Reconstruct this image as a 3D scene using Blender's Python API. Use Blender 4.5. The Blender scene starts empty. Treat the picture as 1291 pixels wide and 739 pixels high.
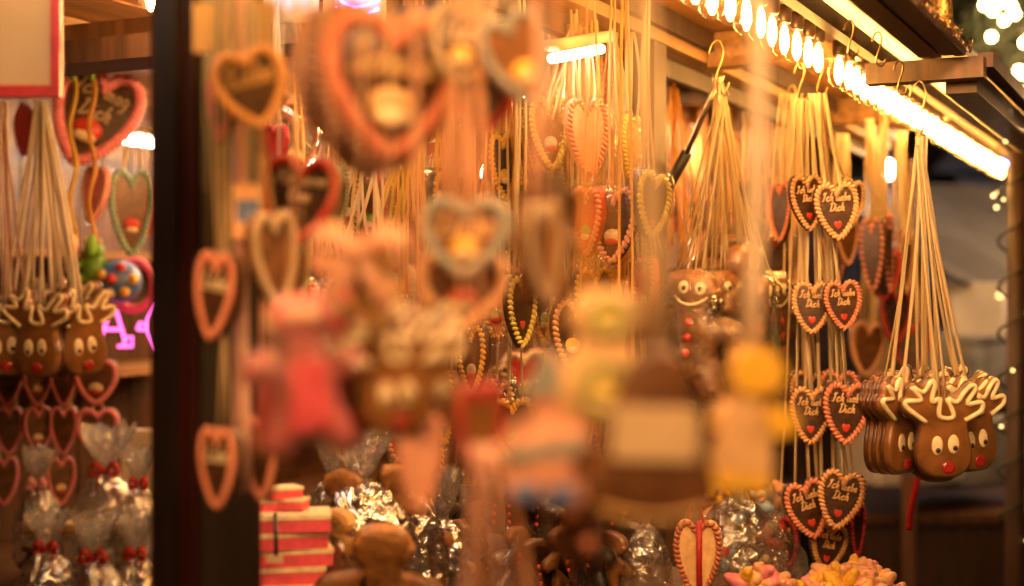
import bpy, math, random
from mathutils import Vector, Matrix, Euler
R = math.radians
rnd = random.Random(7)
sc = bpy.context.scene
COL = sc.collection
FPX = 1793.0                      # focal length in photo pixels (50 mm on 36 mm at 1291 px)
CAMZ = 1.6
def at(px, py, D):
    return Vector(((px - 645.5) / FPX * D, D, CAMZ + (369.5 - py) / FPX * D))
# stall frame: X along the front, Y into the stall
SO = Vector((-1.185, 0, 0)); SA = math.atan2(0.8987, 0.4386)
UV = Vector((0.4386, 0.8987, 0)); VV = Vector((-0.8987, 0.4386, 0))
def S(s, t, z): return SO + UV * s + VV * t + Vector((0, 0, z))

# ------------------------------------------------------------------ materials
MATS = {}
def nmat(name):
    m = bpy.data.materials.new(name); m.use_nodes = True
    nt = m.node_tree; nt.nodes.clear()
    out = nt.nodes.new('ShaderNodeOutputMaterial')
    MATS[name] = m
    return m, nt, out
def pbr(name, col, rough=.5, coat=0., var=.25, vscale=40., bump=.15, bscale=120., metal=0., col2=None, sss=0., stretch=None, spec=.5):
    m, nt, out = nmat(name)
    b = nt.nodes.new('ShaderNodeBsdfPrincipled')
    tc = nt.nodes.new('ShaderNodeTexCoord')
    src = tc.outputs['Object']
    if stretch:
        mp = nt.nodes.new('ShaderNodeMapping'); mp.inputs['Scale'].default_value = stretch
        nt.links.new(src, mp.inputs['Vector']); src = mp.outputs['Vector']
    n = nt.nodes.new('ShaderNodeTexNoise'); n.inputs['Scale'].default_value = vscale; n.inputs['Detail'].default_value = 5
    nt.links.new(src, n.inputs['Vector'])
    ramp = nt.nodes.new('ShaderNodeValToRGB')
    c2 = col2 or tuple(max(0, c * (1 - var * 1.6)) for c in col)
    ramp.color_ramp.elements[0].position = .32; ramp.color_ramp.elements[1].position = .68
    ramp.color_ramp.elements[0].color = (*c2, 1)
    ramp.color_ramp.elements[1].color = (*(min(1, c * (1 + var * .6)) for c in col), 1)
    nt.links.new(n.outputs['Fac'], ramp.inputs['Fac'])
    nt.links.new(ramp.outputs['Color'], b.inputs['Base Color'])
    b.inputs['Roughness'].default_value = rough
    b.inputs['Metallic'].default_value = metal
    b.inputs['Specular IOR Level'].default_value = spec
    b.inputs['Coat Weight'].default_value = coat
    b.inputs['Coat Roughness'].default_value = .12
    if sss:
        b.inputs['Subsurface Weight'].default_value = sss
        b.inputs['Subsurface Scale'].default_value = .004
        b.inputs['Subsurface Radius'].default_value = (1, .5, .25)
    if bump:
        n2 = nt.nodes.new('ShaderNodeTexNoise'); n2.inputs['Scale'].default_value = bscale; n2.inputs['Detail'].default_value = 3
        nt.links.new(src, n2.inputs['Vector'])
        bp = nt.nodes.new('ShaderNodeBump'); bp.inputs['Strength'].default_value = bump; bp.inputs['Distance'].default_value = .003
        nt.links.new(n2.outputs['Fac'], bp.inputs['Height'])
        nt.links.new(bp.outputs['Normal'], b.inputs['Normal'])
        nt.links.new(bp.outputs['Normal'], b.inputs['Coat Normal'])
    nt.links.new(b.outputs['BSDF'], out.inputs['Surface'])
    return m
def emit(name, col, s):
    m, nt, out = nmat(name)
    e = nt.nodes.new('ShaderNodeEmission'); e.inputs['Color'].default_value = (*col, 1); e.inputs['Strength'].default_value = s
    nt.links.new(e.outputs['Emission'], out.inputs['Surface'])
    return m
def ribbon_mat(name, col, tr=.35):
    m, nt, out = nmat(name)
    d = nt.nodes.new('ShaderNodeBsdfPrincipled'); d.inputs['Roughness'].default_value = .38
    t = nt.nodes.new('ShaderNodeBsdfTranslucent'); t.inputs['Color'].default_value = (*col, 1)
    tc = nt.nodes.new('ShaderNodeTexCoord'); n = nt.nodes.new('ShaderNodeTexNoise'); n.inputs['Scale'].default_value = 9
    hs = nt.nodes.new('ShaderNodeMixRGB'); hs.blend_type = 'MULTIPLY'; hs.inputs['Fac'].default_value = .45
    hs.inputs['Color1'].default_value = (*col, 1)
    nt.links.new(tc.outputs['Object'], n.inputs['Vector']); nt.links.new(n.outputs['Fac'], hs.inputs['Color2'])
    nt.links.new(hs.outputs['Color'], d.inputs['Base Color'])
    mx = nt.nodes.new('ShaderNodeMixShader'); mx.inputs['Fac'].default_value = tr
    nt.links.new(d.outputs['BSDF'], mx.inputs[1]); nt.links.new(t.outputs['BSDF'], mx.inputs[2])
    nt.links.new(mx.outputs['Shader'], out.inputs['Surface'])
    return m
def film(name, tint=(1, 1, 1), glow=.05, bscale=38., bstr=1., refl=.9, rough=.09, base=.05):
    """thin cellophane or thin glass: see-through sheet with a glossy skin and a trace of scatter"""
    m, nt, out = nmat(name)
    tr = nt.nodes.new('ShaderNodeBsdfTransparent'); tr.inputs['Color'].default_value = (*tint, 1)
    gl = nt.nodes.new('ShaderNodeBsdfGlossy'); gl.inputs['Roughness'].default_value = rough
    df = nt.nodes.new('ShaderNodeBsdfTranslucent'); df.inputs['Color'].default_value = (.9, .88, .82, 1)
    fr = nt.nodes.new('ShaderNodeLayerWeight'); fr.inputs['Blend'].default_value = .5
    pw = nt.nodes.new('ShaderNodeMath'); pw.operation = 'POWER'; pw.inputs[1].default_value = 3.
    mul = nt.nodes.new('ShaderNodeMath'); mul.operation = 'MULTIPLY_ADD'; mul.inputs[1].default_value = refl; mul.inputs[2].default_value = base * min(1, refl)
    nt.links.new(fr.outputs['Facing'], pw.inputs[0])
    m1 = nt.nodes.new('ShaderNodeMixShader'); m1.inputs['Fac'].default_value = glow
    m2 = nt.nodes.new('ShaderNodeMixShader')
    if bstr:
        tc = nt.nodes.new('ShaderNodeTexCoord'); n = nt.nodes.new('ShaderNodeTexNoise'); n.inputs['Scale'].default_value = bscale
        n.inputs['Detail'].default_value = 2; n.inputs['Distortion'].default_value = 1.2
        bp = nt.nodes.new('ShaderNodeBump'); bp.inputs['Strength'].default_value = bstr; bp.inputs['Distance'].default_value = .012
        nt.links.new(tc.outputs['Object'], n.inputs['Vector']); nt.links.new(n.outputs['Fac'], bp.inputs['Height'])
        nt.links.new(bp.outputs['Normal'], gl.inputs['Normal']); nt.links.new(bp.outputs['Normal'], fr.inputs['Normal'])
    nt.links.new(pw.outputs['Value'], mul.inputs[0])
    nt.links.new(tr.outputs['BSDF'], m1.inputs[1]); nt.links.new(df.outputs['BSDF'], m1.inputs[2])
    nt.links.new(mul.outputs['Value'], m2.inputs['Fac'])
    nt.links.new(m1.outputs['Shader'], m2.inputs[1]); nt.links.new(gl.outputs['BSDF'], m2.inputs[2])
    nt.links.new(m2.outputs['Shader'], out.inputs['Surface'])
    return m

GINGER = pbr('gingerbread', (.16, .064, .019), .42, .35, .35, 55, .35, 160)
DARK = pbr('dark_gingerbread', (.070, .028, .010), .5, .15, .35, 60, .4, 170)
CHOC = pbr('chocolate', (.215, .09, .025), .3, .5, .25, 28, .12, 45)
CHOCD = pbr('dark_chocolate', (.07, .026, .01), .32, .4, .25, 40, .15, 60)
NOSE = pbr('candy_nose', (.34, .022, .016), .22, .6, .2, 60, .15, 120)
ICE = {}
for k, c in dict(cream=(.80, .66, .40), white=(.82, .76, .62), orange=(.80, .44, .21), coral=(.76, .28, .16), red=(.62, .05, .03),
                 deepred=(.42, .02, .02), pink=(.84, .26, .30), rose=(.74, .10, .14), mint=(.36, .62, .48), yellow=(.85, .50, .05), lemon=(.82, .68, .16),
                 bluegrey=(.30, .31, .27), terra=(.42, .125, .06), mauve=(.26, .14, .10), straw=(.48, .30, .12), beige=(.46, .34, .20), olive=(.45, .42, .14), green=(.22, .5, .05), blue=(.10, .18, .42), black=(.015, .012, .012),
                 tan=(.62, .36, .12), salmon=(.82, .40, .26), sky=(.32, .46, .58), sand=(.74, .47, .22)).items():
    ICE[k] = pbr('icing_' + k, c, .42, .1, .14, 70, .12, 150)
RIB = {k: ribbon_mat('ribbon_' + k, c) for k, c in dict(cream=(.86, .70, .42), pale=(.88, .76, .60), rose=(.85, .55, .46), salmon=(.85, .50, .32),
       red=(.65, .04, .04), orange=(.9, .5, .12), yellow=(.88, .62, .10), pink=(.86, .42, .42), beige=(.78, .60, .36)).items()}
WOOD = pbr('ceiling_wood', (.42, .20, .065), .5, .05, .3, 5, .2, 12, stretch=(.35, 6, 6))
WOODL = pbr('light_wood', (.36, .20, .08), .55, 0, .3, 6, .2, 14, stretch=(.4, 7, 7))
WOODM = pbr('brown_wood', (.10, .042, .016), .5, .1, .35, 6, .25, 14, stretch=(6, 6, .5))
WOODD = pbr('dark_wood', (.045, .02, .01), .55, 0, .35, 8, .25, 20, stretch=(5, 5, .5))
POST = pbr('red_brown_paint', (.030, .0045, .003), .38, .1, .4, 7, .2, 18, stretch=(7, 7, .4))
PANEL = pbr('cream_paint', (.80, .70, .52), .6, 0, .12, 6, .1, 20)
PAPER = pbr('paper', (.60, .44, .25), .7, 0, .08, 12, .05, 60)
CREAMB = pbr('sign_board', (.46, .31, .14), .55, 0, .12, 5, .05, 40)
METAL = pbr('steel', (.55, .5, .42), .28, 0, .2, 30, .1, 60, metal=1)
BRASS = pbr('brass_wire', (.45, .30, .12), .3, 0, .3, 30, .1, 60, metal=1)
POSTD = pbr('post_shade_brown', (.010, .005, .0035), .45, 0, .4, 7, .2, 18, stretch=(7, 7, .4))  # near-black that stands in for shade on the post; also on the batten
BLACK = pbr('black_rubber', (.018, .016, .015), .45, 0, .3, 30, .1, 60)
GOLD = pbr('gold_glitter', (.70, .42, .10), .35, .2, .5, 160, .8, 220, metal=.8)
GROUND = pbr('wet_paving', (.07, .06, .055), .4, 0, .4, 3, .4, 14)
WALLG = pbr('house_wall', (.18, .14, .11), .8, 0, .3, 2, .3, 20)
TARP = pbr('pale_tarpaulin', (.09, .10, .125), .6, 0, .2, 2, .3, 5)
PALEP = pbr('pale_plastic', (.62, .62, .62), .55, 0, .2, 4, .2, 20)
CRATE = pbr('grey_plastic', (.30, .33, .38), .5, 0, .3, 6, .2, 20)
FIR = pbr('fir_needles', (.035, .05, .015), .6, 0, .5, 30, .2, 60)
BARK = pbr('bark', (.07, .04, .02), .8, 0, .4, 20, .4, 40)
SOCKET = pbr('socket_plastic', (.05, .025, .012), .4, 0, .2, 30, .05, 60)
WINDOW = emit('window_glow', (1, .55, .2), 3)
BULBE = emit('bulb_filament', (1, .50, .13), 190)
FESTE = emit('added_festoon_filament', (1, .53, .22), 680)  # filament of the bulb strings added over the lane
INNE = emit('added_ceiling_filament', (1, .53, .2), 560)  # filament of the bulb strings added under the ceiling
TUBE = emit('tube_light', (1, .72, .52), 40)
FAIRY = emit('fairy_light', (1, .60, .2), 5)
FAIRYW = emit('wreath_lamp', (1, .66, .26), 45)
FAIRYB = emit('fairy_light_blue', (.25, .3, 1), 14)
NEON = emit('neon_pink', (1, .10, .42), 3.5)
PURPLE = emit('purple_led', (.55, .18, 1), 14)
GLASS = film('bulb_glass', (1, .93, .8), .004, bstr=0, refl=.35, rough=.05)
CELLO = film('cellophane', (1, .98, .95), .20, 60, .35, 1.0, .13, .24)
CELLOF = film('cellophane_fine', (1, .99, .97), .015, 50, .6, .6, .13, .06)
CELLOG = film('cellophane_bright', (1, .98, .93), .38, 60, .35, 1.1, .12, .48)  # milkier, glossier cellophane; lamp light on the bags put into the material
GOLDB = pbr('golden_gingerbread', (.36, .155, .042), .4, .35, .3, 50, .3, 150)
TINSEL = pbr('tinsel', (.8, .5, .2), .2, 0, .3, 200, 0, 60, metal=1)

# ------------------------------------------------------------------ mesh builder
class MB:
    def __init__(s): s.v = []; s.f = []
    def box(s, lo, hi, ch=0):
        x0, y0, z0 = lo; x1, y1, z1 = hi; b = len(s.v)
        s.v += [(x0, y0, z0), (x1, y0, z0), (x1, y1, z0), (x0, y1, z0), (x0, y0, z1), (x1, y0, z1), (x1, y1, z1), (x0, y1, z1)]
        s.f += [tuple(b + i for i in q) for q in ((3, 2, 1, 0), (4, 5, 6, 7), (0, 1, 5, 4), (1, 2, 6, 5), (2, 3, 7, 6), (3, 0, 4, 7))]
        return s
    def bar(s, p0, p1, w, h, up=Vector((0, 0, 1))):
        p0 = Vector(p0); p1 = Vector(p1); d = (p1 - p0).normalized(); sd = d.cross(up)
        if sd.length < 1e-5: sd = Vector((1, 0, 0))
        sd.normalize(); u = sd.cross(d); b = len(s.v)
        for p in (p0, p1):
            for a, c in ((-1, -1), (1, -1), (1, 1), (-1, 1)):
                s.v.append(tuple(p + sd * (a * w / 2) + u * (c * h / 2)))
        s.f += [(b, b + 1, b + 2, b + 3), (b + 7, b + 6, b + 5, b + 4)] + [(b + i, b + 4 + i, b + 4 + (i + 1) % 4, b + (i + 1) % 4) for i in range(4)]
        return s
    def tube(s, pts, r, n=6, closed=False, flat=None):
        pts = [Vector(p) for p in pts]; m = len(pts); b = len(s.v); ref = None
        for i, p in enumerate(pts):
            if closed: d = pts[(i + 1) % m] - pts[i - 1]
            else: d = pts[min(i + 1, m - 1)] - pts[max(i - 1, 0)]
            if d.length < 1e-9: d = Vector((0, 0, 1))
            d.normalize()
            if flat is not None: ref = Vector(flat)
            elif ref is None: ref = Vector((0, 1, 0)) if abs(d.y) < .9 else Vector((1, 0, 0))
            a = ref - d * ref.dot(d)
            if a.length < 1e-6: a = d.orthogonal()
            a.normalize(); ref = a; c = d.cross(a)
            rr = r[i] if isinstance(r, (list, tuple)) else r
            for k in range(n):
                an = 2 * math.pi * k / n
                s.v.append(tuple(p + (a * math.cos(an) + c * math.sin(an)) * rr))
        for i in range(m if closed else m - 1):
            j = (i + 1) % m
            for k in range(n):
                k2 = (k + 1) % n
                s.f.append((b + i * n + k, b + i * n + k2, b + j * n + k2, b + j * n + k))
        if not closed:
            s.f.append(tuple(b + k for k in reversed(range(n)))); s.f.append(tuple(b + (m - 1) * n + k for k in range(n)))
        return s
    def ell(s, c, r, M=None, nu=8, nv=6):
        c = Vector(c); b = len(s.v)
        for j in range(1, nv):
            th = math.pi * j / nv
            for i in range(nu):
                ph = 2 * math.pi * i / nu
                p = Vector((r[0] * math.sin(th) * math.cos(ph), r[1] * math.sin(th) * math.sin(ph), r[2] * math.cos(th)))
                if M: p = M @ p
                s.v.append(tuple(c + p))
        for zz in (1, -1):
            p = Vector((0, 0, r[2] * zz))
            if M: p = M @ p
            s.v.append(tuple(c + p))
        t = b + (nv - 1) * nu
        for j in range(nv - 2):
            for i in range(nu):
                i2 = (i + 1) % nu
                s.f.append((b + j * nu + i, b + (j + 1) * nu + i, b + (j + 1) * nu + i2, b + j * nu + i2))
        for i in range(nu):
            i2 = (i + 1) % nu
            s.f.append((t, b + i, b + i2)); s.f.append((t + 1, b + (nv - 2) * nu + i2, b + (nv - 2) * nu + i))
        return s
    def lathe(s, prof, c=(0, 0, 0), n=12):
        b = len(s.v); m = len(prof)
        for r, z in prof:
            for k in range(n):
                a = 2 * math.pi * k / n; s.v.append((c[0] + r * math.cos(a), c[1] + r * math.sin(a), c[2] + z))
        for i in range(m - 1):
            for k in range(n):
                k2 = (k + 1) % n; s.f.append((b + i * n + k, b + i * n + k2, b + (i + 1) * n + k2, b + (i + 1) * n + k))
        s.f.append(tuple(b + k for k in reversed(range(n)))); s.f.append(tuple(b + (m - 1) * n + k for k in range(n)))
        return s
    def slab(s, O, th, bev, dome=0., y0=0., bx=None):
        """outline O (x, z) made into a cookie of thickness th with rounded rims, front towards -y"""
        n = len(O); nor = []
        area = sum(O[i][0] * O[(i + 1) % n][1] - O[(i + 1) % n][0] * O[i][1] for i in range(n))
        sg = 1 if area > 0 else -1
        for i in range(n):
            dx = O[(i + 1) % n][0] - O[i - 1][0]; dz = O[(i + 1) % n][1] - O[i - 1][1]; l = math.hypot(dx, dz) or 1
            nor.append((sg * dz / l, -sg * dx / l))
        bx = bx or bev
        prof = [(bx, th / 2), (bx * .3, th / 2 - bev * .3), (0, th / 2 - bev), (0, -th / 2 + bev), (bx * .3, -th / 2 + bev * .3), (bx, -th / 2)]
        if dome: prof += [(bx * 1.8, -th / 2 - dome * .6), (bx * 3, -th / 2 - dome)]
        b = len(s.v)
        for ins, y in prof:
            for (x, z), (a, c) in zip(O, nor): s.v.append((x - a * ins, y + y0, z - c * ins))
        m = len(prof)
        for i in range(m - 1):
            for k in range(n):
                k2 = (k + 1) % n
                q = (b + i * n + k, b + i * n + k2, b + (i + 1) * n + k2, b + (i + 1) * n + k)
                s.f.append(q if sg > 0 else q[::-1])
        q0 = tuple(b + k for k in range(n)); q1 = tuple(b + (m - 1) * n + k for k in range(n))
        s.f.append(q0[::-1] if sg > 0 else q0); s.f.append(q1 if sg > 0 else q1[::-1])
        return s
    def strip(s, pts, w, side, th=.0007):
        pts = [Vector(p) for p in pts]; side = Vector(side); b = len(s.v); m = len(pts)
        for i, p in enumerate(pts):
            d = (pts[min(i + 1, m - 1)] - pts[max(i - 1, 0)]).normalized()
            a = side - d * side.dot(d)
            a = a.normalized() if a.length > 1e-5 else d.orthogonal().normalized()
            c = d.cross(a)
            ww = w[i] if isinstance(w, (list, tuple)) else w
            for x, y in ((-1, -1), (1, -1), (1, 1), (-1, 1)): s.v.append(tuple(p + a * (x * ww / 2) + c * (y * th / 2)))
        for i in range(m - 1):
            for k in range(4):
                k2 = (k + 1) % 4; s.f.append((b + i * 4 + k, b + i * 4 + k2, b + i * 4 + 4 + k2, b + i * 4 + 4 + k))
        s.f.append((b + 3, b + 2, b + 1, b)); s.f.append(tuple(b + (m - 1) * 4 + k for k in range(4)))
        return s
    def mesh(s, name, mat, smooth=True):
        me = bpy.data.meshes.new(name); me.from_pydata([tuple(v) for v in s.v], [], s.f); me.validate()
        me.materials.append(mat)
        me.polygons.foreach_set('use_smooth', [smooth] * len(me.polygons)); me.update()
        return me
def link(name, me, parent=None):
    o = bpy.data.objects.new(name, me); COL.objects.link(o)
    if parent is not None: o.parent = parent
    return o
def obj(name, mb, mat, parent=None, smooth=True): return link(name, mb.mesh(name, mat, smooth), parent)
def tag(o, label, cat, group=None):
    o['label'] = label; o['category'] = cat
    if group: o['group'] = group
    return o
def thing(name, label, cat, loc=(0, 0, 0), group=None):
    o = bpy.data.objects.new(name, None); COL.objects.link(o); o.location = loc; o.empty_display_size = .05
    return tag(o, label, cat, group)
def cr(pts, k=5, closed=False):
    """Catmull-Rom through 2-D or 3-D points"""
    P = [Vector(p) for p in pts]; n = len(P); out = []
    rng = range(n) if closed else range(n - 1)
    for i in rng:
        if closed: a, b, c, d = P[i - 1], P[i], P[(i + 1) % n], P[(i + 2) % n]
        else: a, b, c, d = P[max(i - 1, 0)], P[i], P[i + 1], P[min(i + 2, n - 1)]
        for j in range(k):
            t = j / k
            out.append(.5 * ((2 * b) + (c - a) * t + (2 * a - 5 * b + 4 * c - d) * t * t + (3 * b - a - 3 * c + d) * t ** 3))
    if not closed: out.append(P[-1])
    return out

# ------------------------------------------------------------------ piped lettering
G = {
 'I': (.42, [[(.05, .8), (.2, 1), (.4, .95)], [(.24, .95), (.2, .4), (.1, .02), (-.04, .1)]]),
 'c': (.36, [[(.32, .42), (.2, .52), (.05, .3), (.08, .06), (.22, 0), (.36, .12)]]),
 'h': (.46, [[(.06, 0), (.1, .5), (.16, 1.02)], [(.08, .3), (.24, .5), (.34, .42), (.3, .1), (.36, 0), (.46, .1)]]),
 'l': (.26, [[(.02, .12), (.16, .7), (.16, 1.02), (.08, .95), (.06, .3), (.12, 0), (.26, .12)]]),
 'i': (.22, [[(.06, .5), (.05, .12), (.1, 0), (.22, .1)], [(.08, .74), (.09, .8)]]),
 'e': (.36, [[(.04, .2), (.26, .32), (.24, .5), (.08, .42), (.05, .1), (.18, 0), (.36, .12)]]),
 'b': (.38, [[(.08, 1.02), (.06, .4), (.1, 0), (.28, .06), (.32, .34), (.2, .48), (.07, .3)]]),
 'D': (.66, [[(.2, .95), (.16, .4), (.1, .02)], [(.0, .88), (.3, 1.02), (.6, .75), (.52, .2), (.2, 0), (.02, .08)]]),
 'F': (.50, [[(.2, .95), (.16, .4), (.08, 0)], [(.02, .9), (.3, 1.0), (.56, .94)], [(.06, .5), (.42, .52)]]),
 'u': (.42, [[(.05, .5), (.05, .12), (.16, 0), (.3, .15), (.32, .5)], [(.32, .5), (.32, .06), (.42, .06)]]),
 'ü': (.42, [[(.05, .5), (.05, .12), (.16, 0), (.3, .15), (.32, .5)], [(.32, .5), (.32, .06), (.42, .06)], [(.1, .72), (.1, .78)], [(.28, .72), (.28, .78)]]),
 'r': (.32, [[(.06, 0), (.08, .5)], [(.07, .3), (.18, .48), (.3, .44)]]),
 'm': (.62, [[(.06, 0), (.07, .5)], [(.07, .3), (.2, .5), (.28, .4), (.27, 0)], [(.28, .3), (.42, .5), (.5, .4), (.5, .04), (.6, .08)]]),
 'n': (.44, [[(.06, 0), (.07, .5)], [(.07, .3), (.22, .5), (.32, .4), (.32, .04), (.42, .08)]]),
 'O': (.66, [[(.3, .98), (.08, .7), (.1, .2), (.34, 0), (.56, .3), (.54, .8), (.3, .98), (.2, .85)]]),
 'a': (.40, [[(.3, .42), (.16, .5), (.04, .25), (.12, .02), (.28, .15), (.32, .48)], [(.32, .48), (.31, .06), (.4, .06)]]),
 'S': (.52, [[(.5, .85), (.36, 1.0), (.14, .82), (.26, .55), (.42, .3), (.28, .02), (.02, .12)]]),
 't': (.30, [[(.14, .85), (.12, .15), (.2, 0), (.3, .1)], [(.0, .55), (.28, .57)]]),
 'z': (.36, [[(.04, .48), (.3, .48), (.06, .04), (.34, .04)]]),
 'L': (.50, [[(.3, 1.0), (.16, .8), (.12, .2), (.05, .03), (.3, .0), (.52, .08)]]),
 'o': (.38, [[(.18, .5), (.04, .28), (.12, .02), (.3, .1), (.3, .4), (.18, .5)]]),
 'd': (.42, [[(.3, .42), (.16, .5), (.04, .25), (.12, .02), (.28, .15), (.33, 1.0)], [(.32, .3), (.32, .04), (.42, .06)]]),
 'g': (.40, [[(.3, .42), (.16, .5), (.04, .25), (.14, .04), (.3, .2), (.32, .48)], [(.32, .48), (.28, -.3), (.08, -.3)]]),
 'A': (.62, [[(.02, 0), (.3, 1.0), (.56, 0)], [(.12, .36), (.48, .36)]]),
}
def text_mb(lines, width, y, rad, gap=1.25, zc=0., slant=.22):
    """lines of script piped on the front of a cookie; width = width of the widest line"""
    mb = MB(); ws = [sum(G[c][0] + .06 if c != ' ' else .3 for c in l) for l in lines]
    k = width / max(ws); z = zc + (len(lines) - 1) * gap * k / 2 - k * .4
    for l, w in zip(lines, ws):
        x = -w * k / 2
        for c in l:
            if c == ' ': x += .3 * k; continue
            for st in G[c][1]:
                pts = cr([(p[0] + slant * p[1], p[1]) for p in st], 3) if len(st) > 2 else [Vector(((p[0] + slant * p[1]), p[1])) for p in st]
                mb.tube([(x + p.x * k, y, z + p.y * k) for p in pts], rad, 5)
            x += (G[c][0] + .06) * k
        z -= gap * k
    return mb

# ------------------------------------------------------------------ cookie outlines (unit size)
HH = [(0, .335), (.045, .385), (.13, .465), (.255, .5), (.40, .445), (.485, .29), (.49, .10), (.415, -.10), (.285, -.29), (.14, -.43), (.04, -.495)]
def heart_outline(n=56, w=1., h=1.):
    O = [(p.x * w, p.y * h) for p in cr(HH + [(-x, y) for x, y in reversed(HH[1:])], 3, True)]
    return O
def arc_points(O, n):
    m = len(O); L = [0]
    for i in range(m): L.append(L[-1] + math.hypot(O[(i + 1) % m][0] - O[i][0], O[(i + 1) % m][1] - O[i][1]))
    out = []; j = 0
    for i in range(n):
        d = L[-1] * i / n
        while L[j + 1] < d: j += 1
        f = (d - L[j]) / (L[j + 1] - L[j]); a = O[j]; b = O[(j + 1) % m]
        out.append((a[0] + (b[0] - a[0]) * f, a[1] + (b[1] - a[1]) * f, math.atan2(b[1] - a[1], b[0] - a[0])))
    return out
def inset(O, d):
    n = len(O); area = sum(O[i][0] * O[(i + 1) % n][1] - O[(i + 1) % n][0] * O[i][1] for i in range(n)); sg = 1 if area > 0 else -1
    out = []
    for i in range(n):
        dx = O[(i + 1) % n][0] - O[i - 1][0]; dz = O[(i + 1) % n][1] - O[i - 1][1]; l = math.hypot(dx, dz) or 1
        out.append((O[i][0] - sg * dz / l * d, O[i][1] + sg * dx / l * d))
    return out
CACHE = {}
def cached(key, fn):
    if key not in CACHE: CACHE[key] = fn()
    return CACHE[key]
def rope(O, r, n, y, tw=.95, long=1.35):
    mb = MB()
    for x, z, a in arc_points(O, n):
        M = Euler((0, -(a + tw), 0)).to_matrix()
        mb.ell((x, y, z), (r * long, r * 1.0, r * .72), M, 8, 6)
    return mb
def strands(mb, p0, p1, w, spread=.0, n=2, side=None, bow=.01, seed=0):
    q = random.Random(seed)
    for k in range(n):
        o = (k - (n - 1) / 2) * spread
        a = Vector(p0) + Vector((o, 0, 0)); b = Vector(p1) + Vector((o * .25 + q.uniform(-.003, .003), q.uniform(-.003, .003), 0))
        sd = Vector((1, q.uniform(-.9, .9), 0)) if side is None else Vector(side)
        bx, by = q.uniform(-bow, bow), q.uniform(-bow, bow)
        pts = []
        for i in range(9):
            f = i / 8; s_ = math.sin(math.pi * f)
            pts.append(a.lerp(b, f) + Vector((bx * s_, by * s_, 0)))
        mb.strip(pts, w * q.uniform(.85, 1.15), sd)
    return mb
def rot(o, yaw=0, roll=0, pitch=0):
    o.rotation_mode = 'ZYX' if False else 'XYZ'
    M = Matrix.Rotation(R(yaw), 3, 'Z') @ Matrix.Rotation(R(pitch), 3, 'X') @ Matrix.Rotation(R(roll), 3, 'Y')
    o.rotation_euler = M.to_euler('XYZ'); return M

def heart(px, py, D, w, h, label, border='coral', body=None, text=None, yaw=0, roll=0, pitch=0, th=None, rib='cream', up=None, ribw=.005,
          nrib=2, spread=.012, group=None, deco=None, wrap=False, beads=40, name='gingerbread_heart', cat='gingerbread heart', ruffle=None, ice='cream', plug=None):
    body = body or DARK; W = w * D / FPX; H = h * D / FPX; th = th or W * .14
    loc = at(px, py, D)
    t = thing(name, label, cat, loc, group)
    O = heart_outline(56, W, H); r = W * .062
    b = link('body', cached(('hb', round(W, 4), round(H, 4), body.name, th), lambda: MB().slab(O, th, th * .3, th * .05, bx=W * .015).mesh('body', body)), t)
    M = rot(b, yaw, roll, pitch)
    ins = [(x * (1 - 2.1 * r / W), z * (1 - 2.1 * r / H)) for x, z in O]
    bo = link('border', cached(('br', round(W, 4), round(H, 4), border, beads), lambda: rope(ins, r, beads, -th / 2 - r * .25).mesh('border', ICE[border])), t)
    bo.rotation_euler = b.rotation_euler
    fy = -th / 2 - th * .05
    if text:
        le = link('lettering', cached(('tx', tuple(text), round(W, 4), ice, th), lambda: text_mb(text, W * (.62 if len(text) > 1 else .62), fy - .0006, W * .0185, zc=H * .15 if len(text) > 1 else H * .16).mesh('lettering', ICE[ice])), t)
        le.rotation_euler = b.rotation_euler
    if deco == 'heart':
        d = link('icing_heart', cached(('dh', round(W, 4)), lambda: MB().slab([(x, z - H * .23) for x, z in heart_outline(24, W * .17, W * .17)], W * .03, W * .012, y0=fy).mesh('icing_heart', ICE['red'])), t)
        d.rotation_euler = b.rotation_euler
    elif deco:
        mb = MB(); mb.ell((0, fy, -H * .13), (W * .17, W * .05, W * .13), None, 10, 6)
        d = obj('icing_blob', mb, ICE[deco], t); d.rotation_euler = b.rotation_euler
        mb = MB(); mb.ell((0, fy - W * .012, -H * .2), (W * .14, W * .055, W * .07), None, 10, 6)
        d2 = obj('icing_dot', mb, ICE['red' if deco == 'cream' else 'cream'], d)
    if ruffle:
        mb = MB()
        for L in range(3):
            yy = -th / 2 + th * (.18 + .32 * L); k = 46
            for x, z, a in arc_points([(x * 1.0, z * 1.0) for x, z in O], k):
                mb.ell((x, yy, z), (r * 1.3, th * .2, r * .75), Euler((0, -a + (.9 if L % 2 else -.9), 0)).to_matrix(), 7, 5)
        d = obj('ruffle', mb, ICE[ruffle], t); d.rotation_euler = b.rotation_euler
    if plug:
        mb = MB().slab(heart_outline(30, W * .6, H * .6), th * .5, th * .1, y0=fy)
        d = obj('icing_panel', mb, ICE[plug], t); d.rotation_euler = b.rotation_euler
    if wrap:
        mb = MB(); OO = inset(O, -W * .05); n = len(OO)
        q = random.Random(int(px * 7 + py))
        mb.slab([(x * (1 + q.uniform(-.02, .05)), z * (1 + q.uniform(-.02, .05))) for x, z in OO], th * 1.5 + r * 2.2, th * .4, th * .3)
        d = obj('wrapper', mb, CELLOF, t); d.rotation_euler = b.rotation_euler
    if up is not None:
        hook = (at(*up) if len(up) == 3 else Vector(up)) - loc if not isinstance(up, Vector) else up - loc
        mb = MB()
        for sx in ((-1, 1) if nrib > 1 else (0,)):
            p0 = M @ Vector((sx * W * .16, th * .2, H * .36))
            strands(mb, p0, hook + Vector((sx * .004, 0, 0)), ribw, spread, max(1, nrib // 2), seed=int(px * 13 + py * 7 + sx))
        obj('ribbon', mb, RIB[rib], t)
    return t

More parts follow.
